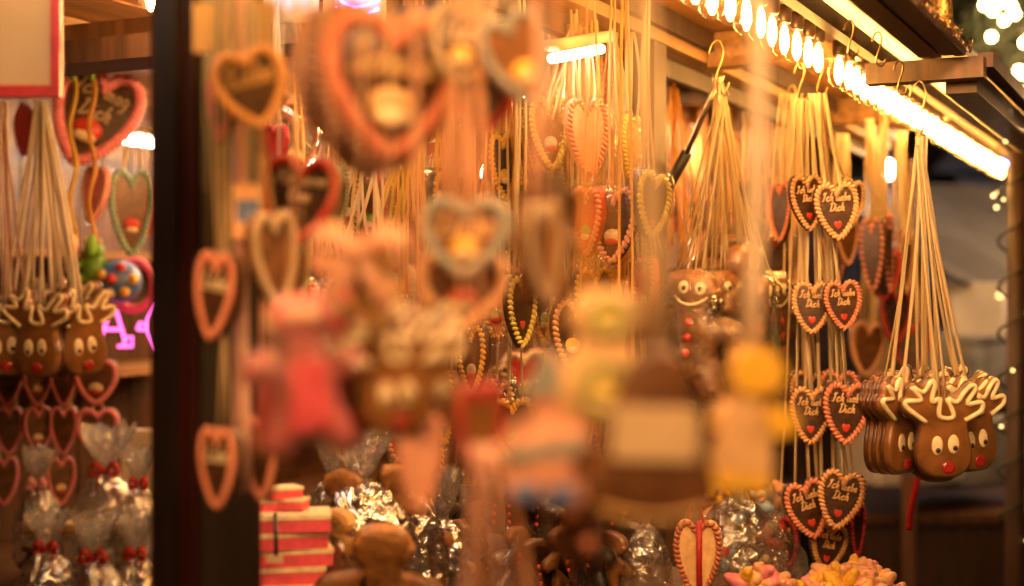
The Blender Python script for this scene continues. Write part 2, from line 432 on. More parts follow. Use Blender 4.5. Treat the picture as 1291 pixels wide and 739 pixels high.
# reindeer outline from a sketch 490 units tall
def rz(p): return ((p[0] - 505) / 490, (355 - p[1]) / 490)
DEER = [rz(p) for p in [(505, 612), (430, 602), (372, 550), (356, 460), (372, 380), (375, 330), (330, 300), (285, 262), (278, 215), (300, 190), (305, 150), (330, 118), (365, 128), (390, 132),
        (415, 96), (445, 103), (455, 150), (475, 190), (505, 205), (530, 192), (550, 180), (590, 160), (625, 118), (660, 113), (684, 150), (674, 195), (708, 215), (708, 260), (662, 300), (628, 330),
        (634, 400), (648, 460), (640, 540), (585, 600)]]
ANT = [[rz(p) for p in l] for l in ([(400, 322), (300, 248), (292, 212), (372, 205), (325, 140), (385, 165), (425, 108), (442, 130), (428, 215), (472, 200), (468, 290), (545, 292), (512, 200), (560, 218), (602, 165), (642, 130), (660, 152), (615, 225), (692, 218), (690, 262), (605, 312)],)]
def deer_parts(H):
    k = H; th = H * .105
    def sc2(l): return [(x * k, z * k) for x, z in l]
    O = [(p.x, p.y) for p in cr(sc2(DEER), 3, True)]
    Ob = inset(O, -H * .012)
    fy = -th / 2 - th * .18
    body = MB().slab(O, th * .8, th * .28, th * .18, y0=-th * .1, bx=H * .012).mesh('body', CHOC)
    back = MB().slab(Ob, th * .5, th * .15, y0=th * .42).mesh('base', CHOCD)
    ant = MB().tube([(p.x, fy + th * .02, p.y) for p in cr(sc2(ANT[0]), 4)], H * .027, 8).mesh('antlers', ICE['cream'])
    def E(c, r, y, mat, nm):
        x, z = rz(c); return MB().ell((x * k, y, z * k), (r[0] / 490 * k, th * .16, r[1] / 490 * k), None, 12, 8).mesh(nm, mat)
    e1 = E((457, 442), (31, 50), fy, ICE['cream'], 'eye'); e2 = E((543, 435), (31, 50), fy, ICE['cream'], 'eye')
    p1 = E((459, 466), (13, 14), fy - th * .13, ICE['black'], 'pupil'); p2 = E((550, 454), (13, 14), fy - th * .13, ICE['black'], 'pupil')
    no = E((515, 555), (36, 32), fy - th * .08, NOSE, 'nose')
    br = MB()
    for l in (((430, 392), (450, 352), (492, 325)), ((538, 390), (530, 360), (520, 328))):
        br.tube([(rz(p)[0] * k, fy + th * .04, rz(p)[1] * k) for p in l], H * .005, 5)
    return dict(body=body, base=back, antlers=ant, e1=e1, e2=e2, p1=p1, p2=p2, nose=no, brow=br.mesh('eyebrows', ICE['cream']), th=th)
def deer(loc, H, label, yaw=0, roll=0, hook=None, rib='cream', ribw=.005, group=None, n=2):
    P = cached(('deer', round(H, 3)), lambda: deer_parts(H))
    t = thing('reindeer_cookie', label, 'gingerbread', loc, group)
    b = link('body', P['body'], t); M = rot(b, yaw, roll, 0); e = b.rotation_euler
    bs = link('base', P['base'], b)
    for nm, key in (('antlers', 'antlers'), ('nose', 'nose'), ('eyebrows', 'brow')):
        o = link(nm, P[key], t); o.rotation_euler = e
    for a, c in (('e1', 'p1'), ('e2', 'p2')):
        o = link('eye', P[a], t); o.rotation_euler = e; link('pupil', P[c], o)
    if hook is not None:
        mb = MB()
        for sx in ((-.03, .03) if n == 2 else (.0,)):
            strands(mb, M @ Vector((sx * H, P['th'] * .2, H * .30)), hook - Vector(loc) + Vector((sx * .1, 0, 0)), ribw, 0, 1, seed=int(loc[0] * 9999 + sx * 100))
        obj('ribbon', mb, RIB[rib], t)
    return t

MANH = [(0, 1.), (.13, .975), (.205, .88), (.195, .76), (.14, .69), (.26, .665), (.40, .62), (.45, .53), (.40, .455), (.27, .455), (.235, .36), (.29, .22), (.335, .09), (.28, .0), (.15, .0), (.06, .1), (0, .17)]
MAN = MANH + [(-x, y) for x, y in reversed(MANH[1:-1])]
GNOMEH = [(0, 1.), (.06, .93), (.12, .8), (.17, .68), (.16, .6), (.13, .55), (.22, .5), (.28, .38), (.27, .3), (.22, .3), (.25, .15), (.26, .03), (.18, 0), (.06, .01), (0, .02)]
BELLH = [(0, 1.), (.09, .96), (.17, .86), (.22, .7), (.27, .5), (.33, .33), (.36, .2), (.3, .08), (.15, .03), (0, 0)]
RINGH = [(0, 1.), (.17, .97), (.26, .85), (.25, .72), (.18, .62), (.27, .5), (.33, .33), (.3, .14), (.18, .02), (0, 0)]
HATH = [(0, 1.), (.14, .99), (.145, .84), (.26, .825), (.26, .79), (.15, .78), (.16, .68), (.12, .62), (.22, .58), (.26, .4), (.2, .36), (.21, .02), (.05, .0), (0, .03)]
def sym(h): return h + [(-x, y) for x, y in reversed(h[1:-1])]
def outline(h, H, W=None):
    W = W or H
    return [(p.x, p.y) for p in cr([(x * W, (z - .5) * H) for x, z in sym(h)], 4, True)]
def oval(x, z, rx, rz_, n=18): return [(x + rx * math.cos(2 * math.pi * i / n), z + rz_ * math.sin(2 * math.pi * i / n)) for i in range(n)]
def figure(name, label, loc, H, shape, mat, details, yaw=0, roll=0, hook=None, rib='cream', ribw=.006, nrib=2, group=None, cat='gingerbread', W=None, wrap=False, dome=.18, thk=.11):
    """flat cookie figure: details = (part name, kind, material key, geometry in unit figure coords)"""
    th = H * thk
    t = thing(name, label, cat, loc, group); W = W or H
    b = link('body', cached(('fig', name, round(H, 3), round(W, 3), mat.name), lambda: MB().slab(outline(shape, H, W), th, th * .3, th * dome, bx=H * .015).mesh('body', mat)), t)
    M = rot(b, yaw, roll, 0); fy = -th / 2 - th * dome
    for d in details:
        nm, kind, mk, g = d[:4]; sub = d[4] if len(d) > 4 else None
        def mk_mesh():
            mb = MB()
            if kind == 'dot':
                x, z, rx, rz_ = g; mb.ell((x * W, fy, (z - .5) * H), (rx * H, th * .22, rz_ * H), None, 12, 8)
            elif kind == 'line':
                pts, rr = g; mb.tube([(p.x * W, fy + th * .02, (p.y - .5) * H) for p in cr(pts, 4)], rr * H, 6)
            elif kind == 'ring':
                x, z, rr, r2 = g; mb.tube([((x + rr * math.cos(a)) * W, fy, (z - .5 + rr * math.sin(a)) * H) for a in [2 * math.pi * i / 20 for i in range(20)]], r2 * H, 6, True)
            elif kind == 'plate':
                pts = g; mb.slab([(x * W, (z - .5) * H) for x, z in pts], th * .35, th * .1, y0=fy - th * .05)
            return mb.mesh(nm, MATS[mk] if mk in MATS else ICE[mk], kind != 'plate')
        o = link(nm, cached(('fd', name, round(H, 3), round(W, 3), nm, kind, mk, str(g)), mk_mesh), t); o.rotation_euler = b.rotation_euler
        if sub:
            x, z, rx, rz_ = sub; link('pupil', cached(('fp', name, round(H, 3), str(sub)), lambda: MB().ell((x * W, fy - th * .2, (z - .5) * H), (rx * H, th * .1, rz_ * H), None, 8, 6).mesh('pupil', ICE['black'])), o)
    if wrap:
        q = random.Random(int(loc[0] * 999)); mb = MB()
        O = inset(outline(shape, H, W), -H * .025)
        mb.slab([(x * (1 + q.uniform(-.01, .04)), z * (1 + q.uniform(-.01, .03))) for x, z in O], th * 1.7, th * .4, th * .5)
        w = obj('wrapper', mb, CELLOF, t); w.rotation_euler = b.rotation_euler
    if hook is not None:
        mb = MB()
        for k in range(nrib):
            f = (k - (nrib - 1) / 2) * .05
            strands(mb, M @ Vector((f * H, th * .1, H * .44)), hook - Vector(loc) + Vector((f * .1, 0, 0)), ribw, 0, 1, seed=int(loc[0] * 7777 + k))
        obj('ribbon', mb, RIB[rib], t)
    return t
MAN_D = [('eye', 'dot', 'cream', (-.065, .86, .042, .05), (-.06, .855, .017, .02)), ('eye', 'dot', 'cream', (.065, .86, .042, .05), (.06, .855, .017, .02)),
         ('mouth', 'line', 'cream', ([(-.13, .79), (-.07, .74), (.02, .735), (.1, .775), (.125, .80)], .013)),
         ('button', 'dot', 'red', (0, .60, .032, .034)), ('button', 'dot', 'red', (0, .48, .032, .034)), ('button', 'dot', 'red', (0, .36, .032, .034))]

# =================================================================== THE SETTING
g = MB(); g.box((-60, -30, -.2), (60, 90, 0)); o = obj('ground', g, GROUND, smooth=False); o['kind'] = 'structure'

st = thing('market_stall', 'wooden Christmas market stall with red-brown posts, plank ceiling and open front flap', 'market stall', SO)
st.rotation_euler = (0, 0, SA)
def part(name, mb, mat, parent=None): return obj(name, mb, mat, parent or st, False)
# posts: s along, t inward
for s0, wd, mat in ((3.42, .075, WOODD), (6.42, .05, WOODM)):
    m = MB(); m.box((s0 - wd / 2, -.005, 0), (s0 + wd / 2, wd - .005, 2.14)); part('post', m, mat)
m = MB(); m.box((1.812, -.03, 0), (1.896, .03, 2.135)); part('post', m, POST)
m = MB(); m.box((1.822, -.036, 0), (1.897, -.0305, 2.13)); part('post_shade_board', m, POSTD)  # shade of the street face put into a near-black board
m = MB(); m.box((1.803, -.012, 0), (1.8115, .018, 2.13)); part('post_shade_board', m, POSTD)  # near-black strip for the dark between the post's reddish highlights
m = MB(); m.box((1.8975, -.02, 0), (1.957, .02, 2.13)); part('post_batten', m, POSTD)
m = MB(); m.box((-1.6, -.01, 2.14), (5.9, .05, 2.205)); part('header_beam', m, WOODL)
m = MB(); m.box((-1.6, .052, 2.10), (5.9, .075, 2.16)); part('header_trim', m, WOODD)
m = MB()
for i in range(19):
    t0 = -.40 + i * .14; m.box((-1.6, t0, 2.215 + (.002 if i % 2 else 0)), (6.0, t0 + .136, 2.24))
part('ceiling', m, WOOD)
m = MB(); m.box((-1.6, -.46, 2.26), (6.1, 2.3, 2.30)); part('roof', m, WOODD)
m = MB()
for i in range(62):
    s0 = -1.6 + i * .12; m.box((s0, 2.1 + (.003 if i % 2 else 0), 0), (s0 + .117, 2.13, 2.215))
part('back_wall', m, WOODM)
m = MB()
for i in range(4, 17):
    m.box((5.86 + (.003 if i % 2 else 0), .09 + i * .12, 0), (5.89, .206 + i * .12, 2.215))
part('end_wall', m, WOODM)
m = MB()
for i in range(21):
    m.box((-1.63 + (.003 if i % 2 else 0), .0 + i * .1, 0), (-1.6, .097 + i * .1, 2.215))
part('end_wall', m, WOODM)
for s0 in (2.4, 3.75, 5.0):                        # tie beams under the ceiling, front to back
    m = MB(); m.box((s0 - .03, -.36, 2.13), (s0 + .03, -.013, 2.21)); part('cross_beam', m, WOODL)
for s0, z0 in ((2.9, 2.11), (4.4, 2.14)):
    m = MB(); m.box((s0 - .035, .08, z0), (s0 + .035, 2.09, z0 + .07)); part('tie_beam', m, WOODM)
m = MB(); m.box((2.6, .078, 2.04), (2.72, 2.09, 2.085)); part('tie_beam', m, WOODD)
m = MB(); m.box((1.2, -.03, 2.165), (6.0, -.012, 2.21)); part('ceiling_rail', m, WOODD)
m = MB(); m.box((-1.6, .42, 2.145), (5.8, .47, 2.212)); part('ceiling_rafter', m, WOODL)
m = MB(); m.box((-1.6, 1.2, 2.145), (5.8, 1.25, 2.212)); part('ceiling_rafter', m, WOODL)
# bulb rail, flap and outer beam
m = MB(); m.box((.2, -.375, 2.165), (6.5, -.30, 2.185)); part('bulb_rail', m, WOODD)
m = MB(); m.box((.2, -.455, 2.085), (6.45, -.43, 2.118)); part('flap_rail', m, POST)
m = MB(); b = len(m.v)
m.v += [(.2, -.377, 2.180), (6.5, -.377, 2.180), (6.5, -.66, 2.05), (.2, -.66, 2.05), (.2, -.377, 2.19), (6.5, -.377, 2.19), (6.5, -.66, 2.06), (.2, -.66, 2.06)]
m.f += [(0, 1, 2, 3), (7, 6, 5, 4), (0, 4, 5, 1), (2, 6, 7, 3), (1, 5, 6, 2), (0, 3, 7, 4)]
part('flap', m, PANEL)
m = MB(); m.box((3.36, -.67, 1.985), (6.45, -.612, 2.03)); part('outer_beam', m, WOODM)
m = MB(); m.box((3.36, -.70, 2.032), (6.45, -.672, 2.06)); part('outer_fascia', m, WOODM)
m = MB(); m.box((3.30, -.69, 2.005), (3.345, -.47, 2.045)); part('cross_board', m, WOODM)
m = MB()
for i in range(4): m.box((.2, -.66 + i * .022, 2.045 + (i % 2) * .003), (3.29, -.64 + i * .022, 2.065))
part('plank_shutter', m, WOODD)
# counter and shelves
m = MB(); m.box((-1.5, -.40, .90), (3.75, .5, .94)); part('counter_top', m, WOODD)
m = MB()
for i in range(43): m.box((-1.5 + i * .12, -.36 + (.003 if i % 2 else 0), 0), (-1.383 + i * .12, -.33, .898))
part('counter_front', m, WOODM)
m = MB(); m.box((-1.5, 1.2, .84), (5.7, 2.09, .88)); part('back_table', m, WOODM)
m = MB(); m.box((-1.5, 1.80, 1.70), (4.5, 2.09, 1.722)); part('shelf', m, WOODL)
m = MB(); m.box((-1.5, 1.80, 1.355), (4.3, 2.09, 1.38)); part('shelf', m, WOODL)
m = MB(); m.box((4.6, 1.80, 1.45), (5.8, 2.09, 1.475)); part('shelf', m, WOODL)

# bulbs under the eave
BT, BZ = -.343, 2.092
gl = MB().lathe([(.009, .03), (.011, .022), (.019, .006), (.0235, -.012), (.0225, -.028), (.014, -.040), (.002, -.044)], n=14).mesh('glass', GLASS)
so = MB().lathe([(.011, .060), (.0145, .058), (.0145, .030), (.011, .024)], n=12).mesh('socket', SOCKET)
fi = MB().lathe([(.002, .022), (.0065, .012), (.0085, -.004), (.0085, -.020), (.003, -.034)], n=8).mesh('filament', BULBE)
nb = 0
s0 = .55
while s0 < 6.4:
    if not (3.55 > s0 > 3.50):
        t = thing('light_bulb', 'clear glowing bulb in the row of bulbs along the eave of the stall', 'light bulb', S(s0, BT + rnd.uniform(-.003, .003), BZ + rnd.uniform(-.003, .003)), 'bulbs in the row under the eave')
        link('socket', so, t); g_ = link('glass', gl, t); link('filament', fi, t); nb += 1
    s0 += .088
# interior tube lamps, and bulb strings added to light the goods
fi2 = MB().lathe([(.002, .022), (.0065, .012), (.0085, -.004), (.0085, -.020), (.003, -.034)], n=8).mesh('filament', FESTE)
fi3 = MB().lathe([(.002, .022), (.0065, .012), (.0085, -.004), (.0085, -.020), (.003, -.034)], n=8).mesh('filament', INNE)
def added_festoon(label, a, b, n, sag, big=1., fm=None):
    t = thing('added_string_lights', label, 'added string lights', a); m = MB(); pts = [(b - a) * (i / n) + Vector((0, 0, -sag * math.sin(math.pi * i / n))) for i in range(n + 1)]; m.tube(pts, .004, 5); obj('cable', m, BLACK, t)
    for p in pts[1:-1]:
        q = link('socket', so, t); q.location = p + Vector((0, 0, -.06)); q = link('filament', fm or fi2, t); q.location = p + Vector((0, 0, -.07 * big)); q.scale = (big,) * 3; q = link('glass', gl, t); q.location = p + Vector((0, 0, -.06))
added_festoon('added string of bulbs above view, lighting the stall goods from the front', S(-.3, -1.05, 2.42), S(2.9, -1.0, 2.42), 22, .04, 1.25)  # added out of view to light the hanging goods from the front
added_festoon('string of bulbs added under the ceiling along the rafter to light the stall', S(2.2, .62, 2.205), S(5.6, .62, 2.205), 22, .0, 1., fi3)  # added bulb row, brightens the stall interior
added_festoon('string of bulbs added under the ceiling near the back wall to light the stall', S(4.1, 1.45, 2.205), S(5.6, 1.45, 2.205), 14, .0, 1., fi3)  # second added row, brightens the back of the stall
def tube_lamp(label, p0, p1, r=.014, mat=TUBE):
    c = (Vector(p0) + Vector(p1)) / 2; t = thing('tube_lamp', label, 'lamp', c)
    m = MB(); m.tube([Vector(p0) - c, Vector(p1) - c], r, 10); obj('tube', m, mat, t)
    m = MB(); m.bar(Vector(p0) - c + Vector((0, 0, r + .014)), Vector(p1) - c + Vector((0, 0, r + .014)), .05, .02); obj('housing', m, PANEL, t)
    return t
tube_lamp('glowing tube lamp above the shelf in the left bay behind the post', S(3.66, 1.74, 2.045), S(4.7, 1.74, 2.045))
tube_lamp('added long tube lamp above view, lighting the left bay and its sign', S(1.3, .2, 2.19), S(2.55, .2, 2.19), .013)  # added tube above view, lights the left bay and sign
tube_lamp('short bright tube lamp under the ceiling in the middle bay', at(695, 74, 2.55), at(758, 62, 2.72), .009)
tube_lamp('tube lamp along the back of the stall behind the hanging hearts', S(4.2, 1.5, 2.08), S(5.6, 1.5, 2.08))

def shook(name, label, p, h, r=.0018, group=None):
    """S-hook whose lower bend sits at p, h tall"""
    t = thing(name, label, 'hook', p, group); m = MB(); a = h * .17
    pts = [(a * 1.2, 0, a * 1.0), (a, 0, a * .3), (a * .5, 0, -a * .2), (0, 0, 0), (-a * .5, 0, a * .5), (-a * .2, 0, h * .35), (a * .3, 0, h * .6), (a * .5, 0, h * .82), (0, 0, h), (-a * .8, 0, h * .92), (-a * 1.2, 0, h * .72)]
    m.tube(cr(pts, 4), r, 6); obj('wire', m, BRASS, t); return t
def bunch_knot(label, p, w, h, mat, seed, group=None):
    """tied tuft of ribbon ends at the top of a bunch"""
    q = random.Random(seed); t = thing('ribbon_knot', label, 'ribbon knot', p, group); m = MB()
    for k in range(16):
        a = q.uniform(0, 6.28); l = h * q.uniform(.5, 1.2); up = q.uniform(-.5, 1)
        e = Vector((math.cos(a) * w * q.uniform(.6, 1.5), math.sin(a) * w, l * up)); c = Vector((math.cos(a) * w * .5, math.sin(a) * w * .5, abs(l) * .6))
        m.strip(cr([(0, 0, 0), c, e], 4), .0055, (math.sin(a), -math.cos(a), .3))
    obj('tuft', m, RIB[mat], t)
    m = MB()
    for k in range(3): m.tube([(math.cos(2 * math.pi * i / 12) * w * .42, math.sin(2 * math.pi * i / 12) * w * .42, -.004 - k * .003) for i in range(12)], .002, 5, True)
    obj('binding', m, RIB[mat], t)
    return t

# ------------------------------------------------------------------ reindeer bunch, in focus at the right
DR = 2.5
apex = at(1161, 172, DR)
shook('hook', 'tall wire hook holding the reindeer bunch from the cross board', apex + Vector((0, 0, -.004)), .10)
bunch_knot('tuft of tied ribbon ends on top of the right reindeer bunch', apex + Vector((0, 0, -.01)), .008, .03, 'cream', 3)
gD = 'reindeer cookies in the right bunch'
row = [(1190, 540, 2.44, 4, 0, 'reindeer cookie facing forward at the front of the right bunch'),
       (1226, 534, 2.52, 24, -3, 'reindeer cookie turned to the right with red nose, rightmost of the right bunch'),
       (1137, 537, 2.50, 40, 2, 'reindeer cookie seen nearly edge-on with one eye showing, left of the front reindeer'),
       (1124, 537, 2.53, 46, 3, 'second reindeer cookie from the left edge of the right bunch, seen edge-on'),
       (1112, 536, 2.56, 50, 4, 'leftmost reindeer cookie of the right bunch, seen edge-on'),
       (1168, 536, 2.64, 20, 2, 'reindeer cookie peeking out just left behind the front reindeer'),
       (1214, 535, 2.53, 18, -2, 'reindeer cookie hidden between the front reindeer and the rightmost one'),
       (1180, 548, 2.56, -8, 0, 'reindeer cookie whose dark chin shows under the front reindeer'),
       (1206, 522, 2.62, 10, 3, 'reindeer cookie at the back right of the bunch with only antlers showing'),
       (1160, 520, 2.62, -30, 0, 'reindeer cookie at the back of the bunch left of centre, antlers showing'),
       (1184, 515, 2.66, 0, -4, 'rearmost reindeer cookie in the middle of the right bunch, dark antler tips showing')]
for i, (px, py, D, ya, ro, lb) in enumerate(row):
    deer(at(px, py, D), 117 * 2.47 / FPX, lb, ya, ro, apex + Vector((rnd.uniform(-.006, .006), rnd.uniform(-.006, .006), 0)), 'cream', .0062, gD, 1 if i % 3 else 2)

# ------------------------------------------------------------------ column of small hearts
DH = 2.86
gH = 'small hearts in the hanging column'
ap = [at(1010, 125, DH + .12), at(1034, 118, DH + .12)]
shook('hook', 'wire hook above the column of small hearts, left one', ap[0], .075)
shook('hook', 'wire hook above the column of small hearts, right one', ap[1], .075)
ILD = ['Ich liebe', 'Dich']
colh = [(1017, 256, 2.88, 50, 72, 22, -6, 'orange', 1, 'orange-edged heart half hidden behind the topmost front heart of the column'),
        (1054, 267, 2.84, 58, 74, 6, -4, 'orange', 1, 'topmost front heart of the column reading Ich liebe Dich'),
        (1070, 258, 3.02, 46, 66, 35, 10, 'tan', 0, 'plain dark heart just behind the topmost front heart of the column'),
        (1024, 388, 2.88, 52, 68, -8, 2, 'orange', 1, 'left heart of the second pair down the column'),
        (1062, 385, 2.84, 50, 64, 8, -4, 'coral', 1, 'right heart of the second pair down the column'),
        (1019, 500, 3.02, 50, 66, 0, 5, 'orange', 0, 'heart at the back left of the third group with only its top rim showing'),
        (1022, 524, 2.90, 54, 74, -6, 2, 'orange', 1, 'left front heart of the third group down the column'),
        (1056, 502, 2.98, 52, 72, -10, 4, 'coral', 1, 'heart behind the right front heart of the third group'),
        (1066, 521, 2.84, 62, 80, 4, 3, 'coral', 1, 'right front heart with darkest red-orange rim in the third group'),
        (1018, 642, 2.90, 58, 76, 10, -14, 'coral', 1, 'left tilted heart of the lowest group of the column'),
        (1059, 630, 2.84, 58, 76, -10, 10, 'orange', 1, 'right front heart of the lowest group, tilted to the left'),
        (1042, 690, 2.94, 54, 62, 22, 12, 'tan', 1, 'lowest heart of the column, its tip pointing to the candies'),
        (1034, 668, 3.0, 50, 66, 40, 0, 'coral', 0, 'dark heart squeezed between the hearts of the lowest group'),
        (1078, 668, 3.0, 46, 70, 55, 5, 'red', 0, 'dark heart behind the right side of the lowest group'),
        (988, 684, 3.02, 48, 64, -30, -18, 'rose', 1, 'rose-rimmed heart hanging low at the left of the column')]
for i, (px, py, D, w, h, ya, ro, bc, tx, lb) in enumerate(colh):
    a = ap[0] if px < 1040 else ap[1]
    heart(px, py, D, w * 1.02, h, lb, bc, DARK, ILD if tx else None, ya, ro, 0, None, 'cream', a + Vector((rnd.uniform(-.02, .02), rnd.uniform(-.01, .02), 0)), .0075, 1 + i % 2, .006, gH, 'heart' if tx else None, beads=38, ice='sand')
side = [(986, 268, 3.2, 44, 76, -62, 'coral', 'edge-on coral-rimmed heart at the top left of the column'),
        (992, 398, 3.2, 44, 80, -60, 'red', 'edge-on red-rimmed heart left of the second pair of hearts'),
        (992, 470, 3.2, 44, 74, -50, 'red', 'red-rimmed dark heart left behind the third group'),
        (978, 338, 3.4, 56, 86, -30, 'deepred', 'wrapped red heart with a golden middle between the gingerbread men and the column'),
        (1000, 470, 3.3, 40, 70, -64, 'coral', 'edge-on heart close behind the left front heart of the third group')]
for px, py, D, w, h, ya, bc, lb in side:
    heart(px, py, D, w, h, lb, bc, DARK, None, ya, 0, 0, None, 'cream', at(px + 8, 118, D), .0045, 2, .006, gH, 'lemon' if 'golden' in lb else None, wrap='wrapped' in lb)

# ------------------------------------------------------------------ gingerbread men bunch
DM = 2.95
am = at(906, 122, DM)
shook('hook', 'wire hook on the ceiling holding the bunch of gingerbread men', am + Vector((0, 0, .012)), .105, .0025)
bunch_knot('tuft of tied ribbon ends on top of the gingerbread men bunch', am + Vector((0, 0, .006)), .016, .045, 'cream', 5)
gM = 'gingerbread men in the bunch'
men = [(868, 422, 2.90, 165, -14, 6, 'smiling gingerbread man with red buttons at the front left of the bunch'),
       (912, 420, 2.96, 158, 34, 4, 'gingerbread man with one eye and smile showing, just right of the front man'),
       (850, 418, 3.02, 150, -62, 4, 'gingerbread man seen edge-on at the left side of the bunch'),
       (936, 392, 3.00, 168, 60, 0, 'gingerbread man turned sideways in the middle of the bunch with dark back'),
       (958, 420, 3.02, 150, 72, -3, 'gingerbread man seen edge-on behind the blurred strap'),
       (975, 420, 3.06, 150, 50, -6, 'wrapped gingerbread man at the right side of the bunch, shining'),
       (920, 370, 3.12, 150, 0, 0, 'gingerbread man at the back of the bunch with only its head showing'),
       (893, 400, 3.08, 150, -30, 3, 'gingerbread man hidden behind the two smiling ones'),
       (884, 490, 3.05, 130, -6, 8, 'smaller gingerbread man hanging low behind the front man')]
for px, py, D, h, ya, ro, lb in men:
    figure('gingerbread_man', lb, at(px, py, D), h * D / FPX, MAN, GOLDB, MAN_D, ya, ro, am + Vector((rnd.uniform(-.008, .008), 0, 0)), 'cream', .0048, 3, gM, 'gingerbread man', wrap=True, dome=.35)
# price tag on the second man
t = thing('paper_tag', 'small cream paper tag stuck behind the second gingerbread man', 'tag', at(922, 402, 2.97)); m = MB(); m.box((-.012, 0, -.035), (.012, .001, .03)); p_ = obj('sheet', m, PAPER, t); rot(p_, 20, -8)
# gas strut of the flap
t = thing('gas_strut', 'slanting gas strut with silver rod and black cylinder beside the wooden post', 'strut', at(858, 185, 3.1))
a, b_, c = at(905, 100, 3.0), at(866, 193, 3.1), at(822, 272, 3.2)
m = MB(); m.tube([a - t.location, b_ - t.location], .006, 10); obj('rod', m, METAL, t)
m = MB(); m.tube([b_ - t.location, c - t.location], .0125, 12); obj('cylinder', m, BLACK, t)
m = MB(); m.tube([a - t.location + Vector((-.01, 0, 0)), a - t.location + Vector((.01, 0, 0))], .012, 10); obj('end_joint', m, METAL, t)

# spare hooks on the flap rail and ceiling
for i, (px, py, D, lb) in enumerate([(1073, 70, 2.45, 'empty wire hook on the flap rail just right of the bulbs'), (1108, 82, 2.6, 'empty wire hook hanging from the bright flap near the cross board'),
                                     (1000, 140, 3.3, 'empty wire hook left of the column of small hearts'), (1135, 118, 2.62, 'dark wire hook hanging beside the reindeer hook')]):
    shook('hook', lb, at(px, py, D), .06)
# gold drop ornament, tinsel edge, knob
t = thing('drop_ornament', 'glittering gold drop ornament hanging under the dark roof edge', 'ornament', at(1187, 22, 2.75))
m = MB().lathe([(.002, .10), (.010, .085), (.020, .03), (.0225, -.01), (.019, -.04), (.010, -.058), (.002, -.062)], n=16); obj('drop', m, GOLD, t)
m = MB().tube([(0, 0, .1), (0, 0, .17)], .0012, 5); obj('cord', m, RIB['red'], t)
t = thing('tinsel_garland', 'thin copper tinsel garland along the edge of the dark shutter', 'garland', S(2.6, -.672, 2.055)); m = MB()
for i in range(500):
    p = Vector((0, 0, 0)) + UV * rnd.uniform(-1.2, .67) + VV * rnd.gauss(0, .004) + Vector((0, 0, rnd.gauss(0, .004)))
    d = Vector((rnd.gauss(0, 1), rnd.gauss(0, 1), rnd.gauss(0, 1))).normalized() * .009
    m.bar(p - d, p + d, .0018, .0006)
obj('strands', m, TINSEL, t); t['label'] = 'thin copper tinsel garland along the edge of the dark shutter'

# ------------------------------------------------------------------ hearts and ribbons behind, right half
gB = 'hearts in bunches behind the column'
for k, (ax, ay, D, lst) in enumerate([
    (1062, 168, 3.7, [(1066, 300, 40, 70, 30, 'orange'), (1052, 330, 40, 70, -40, 'coral')]),
    (1096, 150, 3.8, [(1102, 322, 42, 96, -58, 'coral'), (1118, 318, 42, 100, 60, 'coral'), (1112, 345, 50, 70, 5, 'red')]),
    (1136, 165, 4.0, [(1140, 330, 44, 80, 55, 'orange'), (1128, 400, 48, 70, 20, 'red'), (1150, 440, 46, 70, -15, 'red')]),
    (1116, 140, 4.2, [(1092, 440, 50, 70, 15, 'orange'), (1100, 500, 46, 66, -30, 'coral')])]):
    apx = at(ax, ay, D)
    for j, (px, py, w, h, ya, bc) in enumerate(lst):
        heart(px, py, D + j * .06, w, h, f'{["orange-lit", "red-rimmed", "coral-rimmed"][j]} blurred heart, {["highest", "second", "lowest"][j]} in the {["first", "second", "fourth", "third"][k]} bunch between column and reindeer', bc, GINGER if bc == 'orange' else DARK, None, ya, rnd.uniform(-6, 6), 0, None, 'cream',
              apx + Vector((rnd.uniform(-.01, .01), 0, 0)), .006, 6, .010, gB, None, beads=30)
gC = 'orange hearts hanging at the far end of the stall'
words_ = ['leftmost', 'second from the left', 'third from the left', 'fourth from the left', 'fifth from the left', 'sixth from the left', 'seventh from the left', 'eighth from the left']
for r_, (y0, D0) in enumerate([(190, 4.6), (262, 4.3), (345, 4.5)]):
    for k in range(6):
        px = 848 + k * 27 + r_ * 7 + rnd.uniform(-5, 5)
        bc = rnd.choice(['orange', 'coral', 'red', 'orange', 'tan', 'sand']); D = D0 + rnd.uniform(-.3, .4)
        py = y0 + rnd.uniform(-16, 16)
        heart(px, py, D, rnd.uniform(34, 46), rnd.uniform(56, 74), f'{bc if bc not in ("tan", "sand") else "golden"} heart at the far stall end, {words_[k]} in the {["top", "middle", "bottom"][r_]} row', bc, rnd.choice([DARK, GINGER, ICE['orange']]), None,
              rnd.uniform(-60, 60), rnd.uniform(-8, 8), 0, None, rnd.choice(['cream', 'orange', 'salmon']), at(px + rnd.uniform(-6, 6), 95, D), .006, 4, .008, gC, rnd.choice([None, 'heart']), beads=30, wrap=rnd.random() < .4)

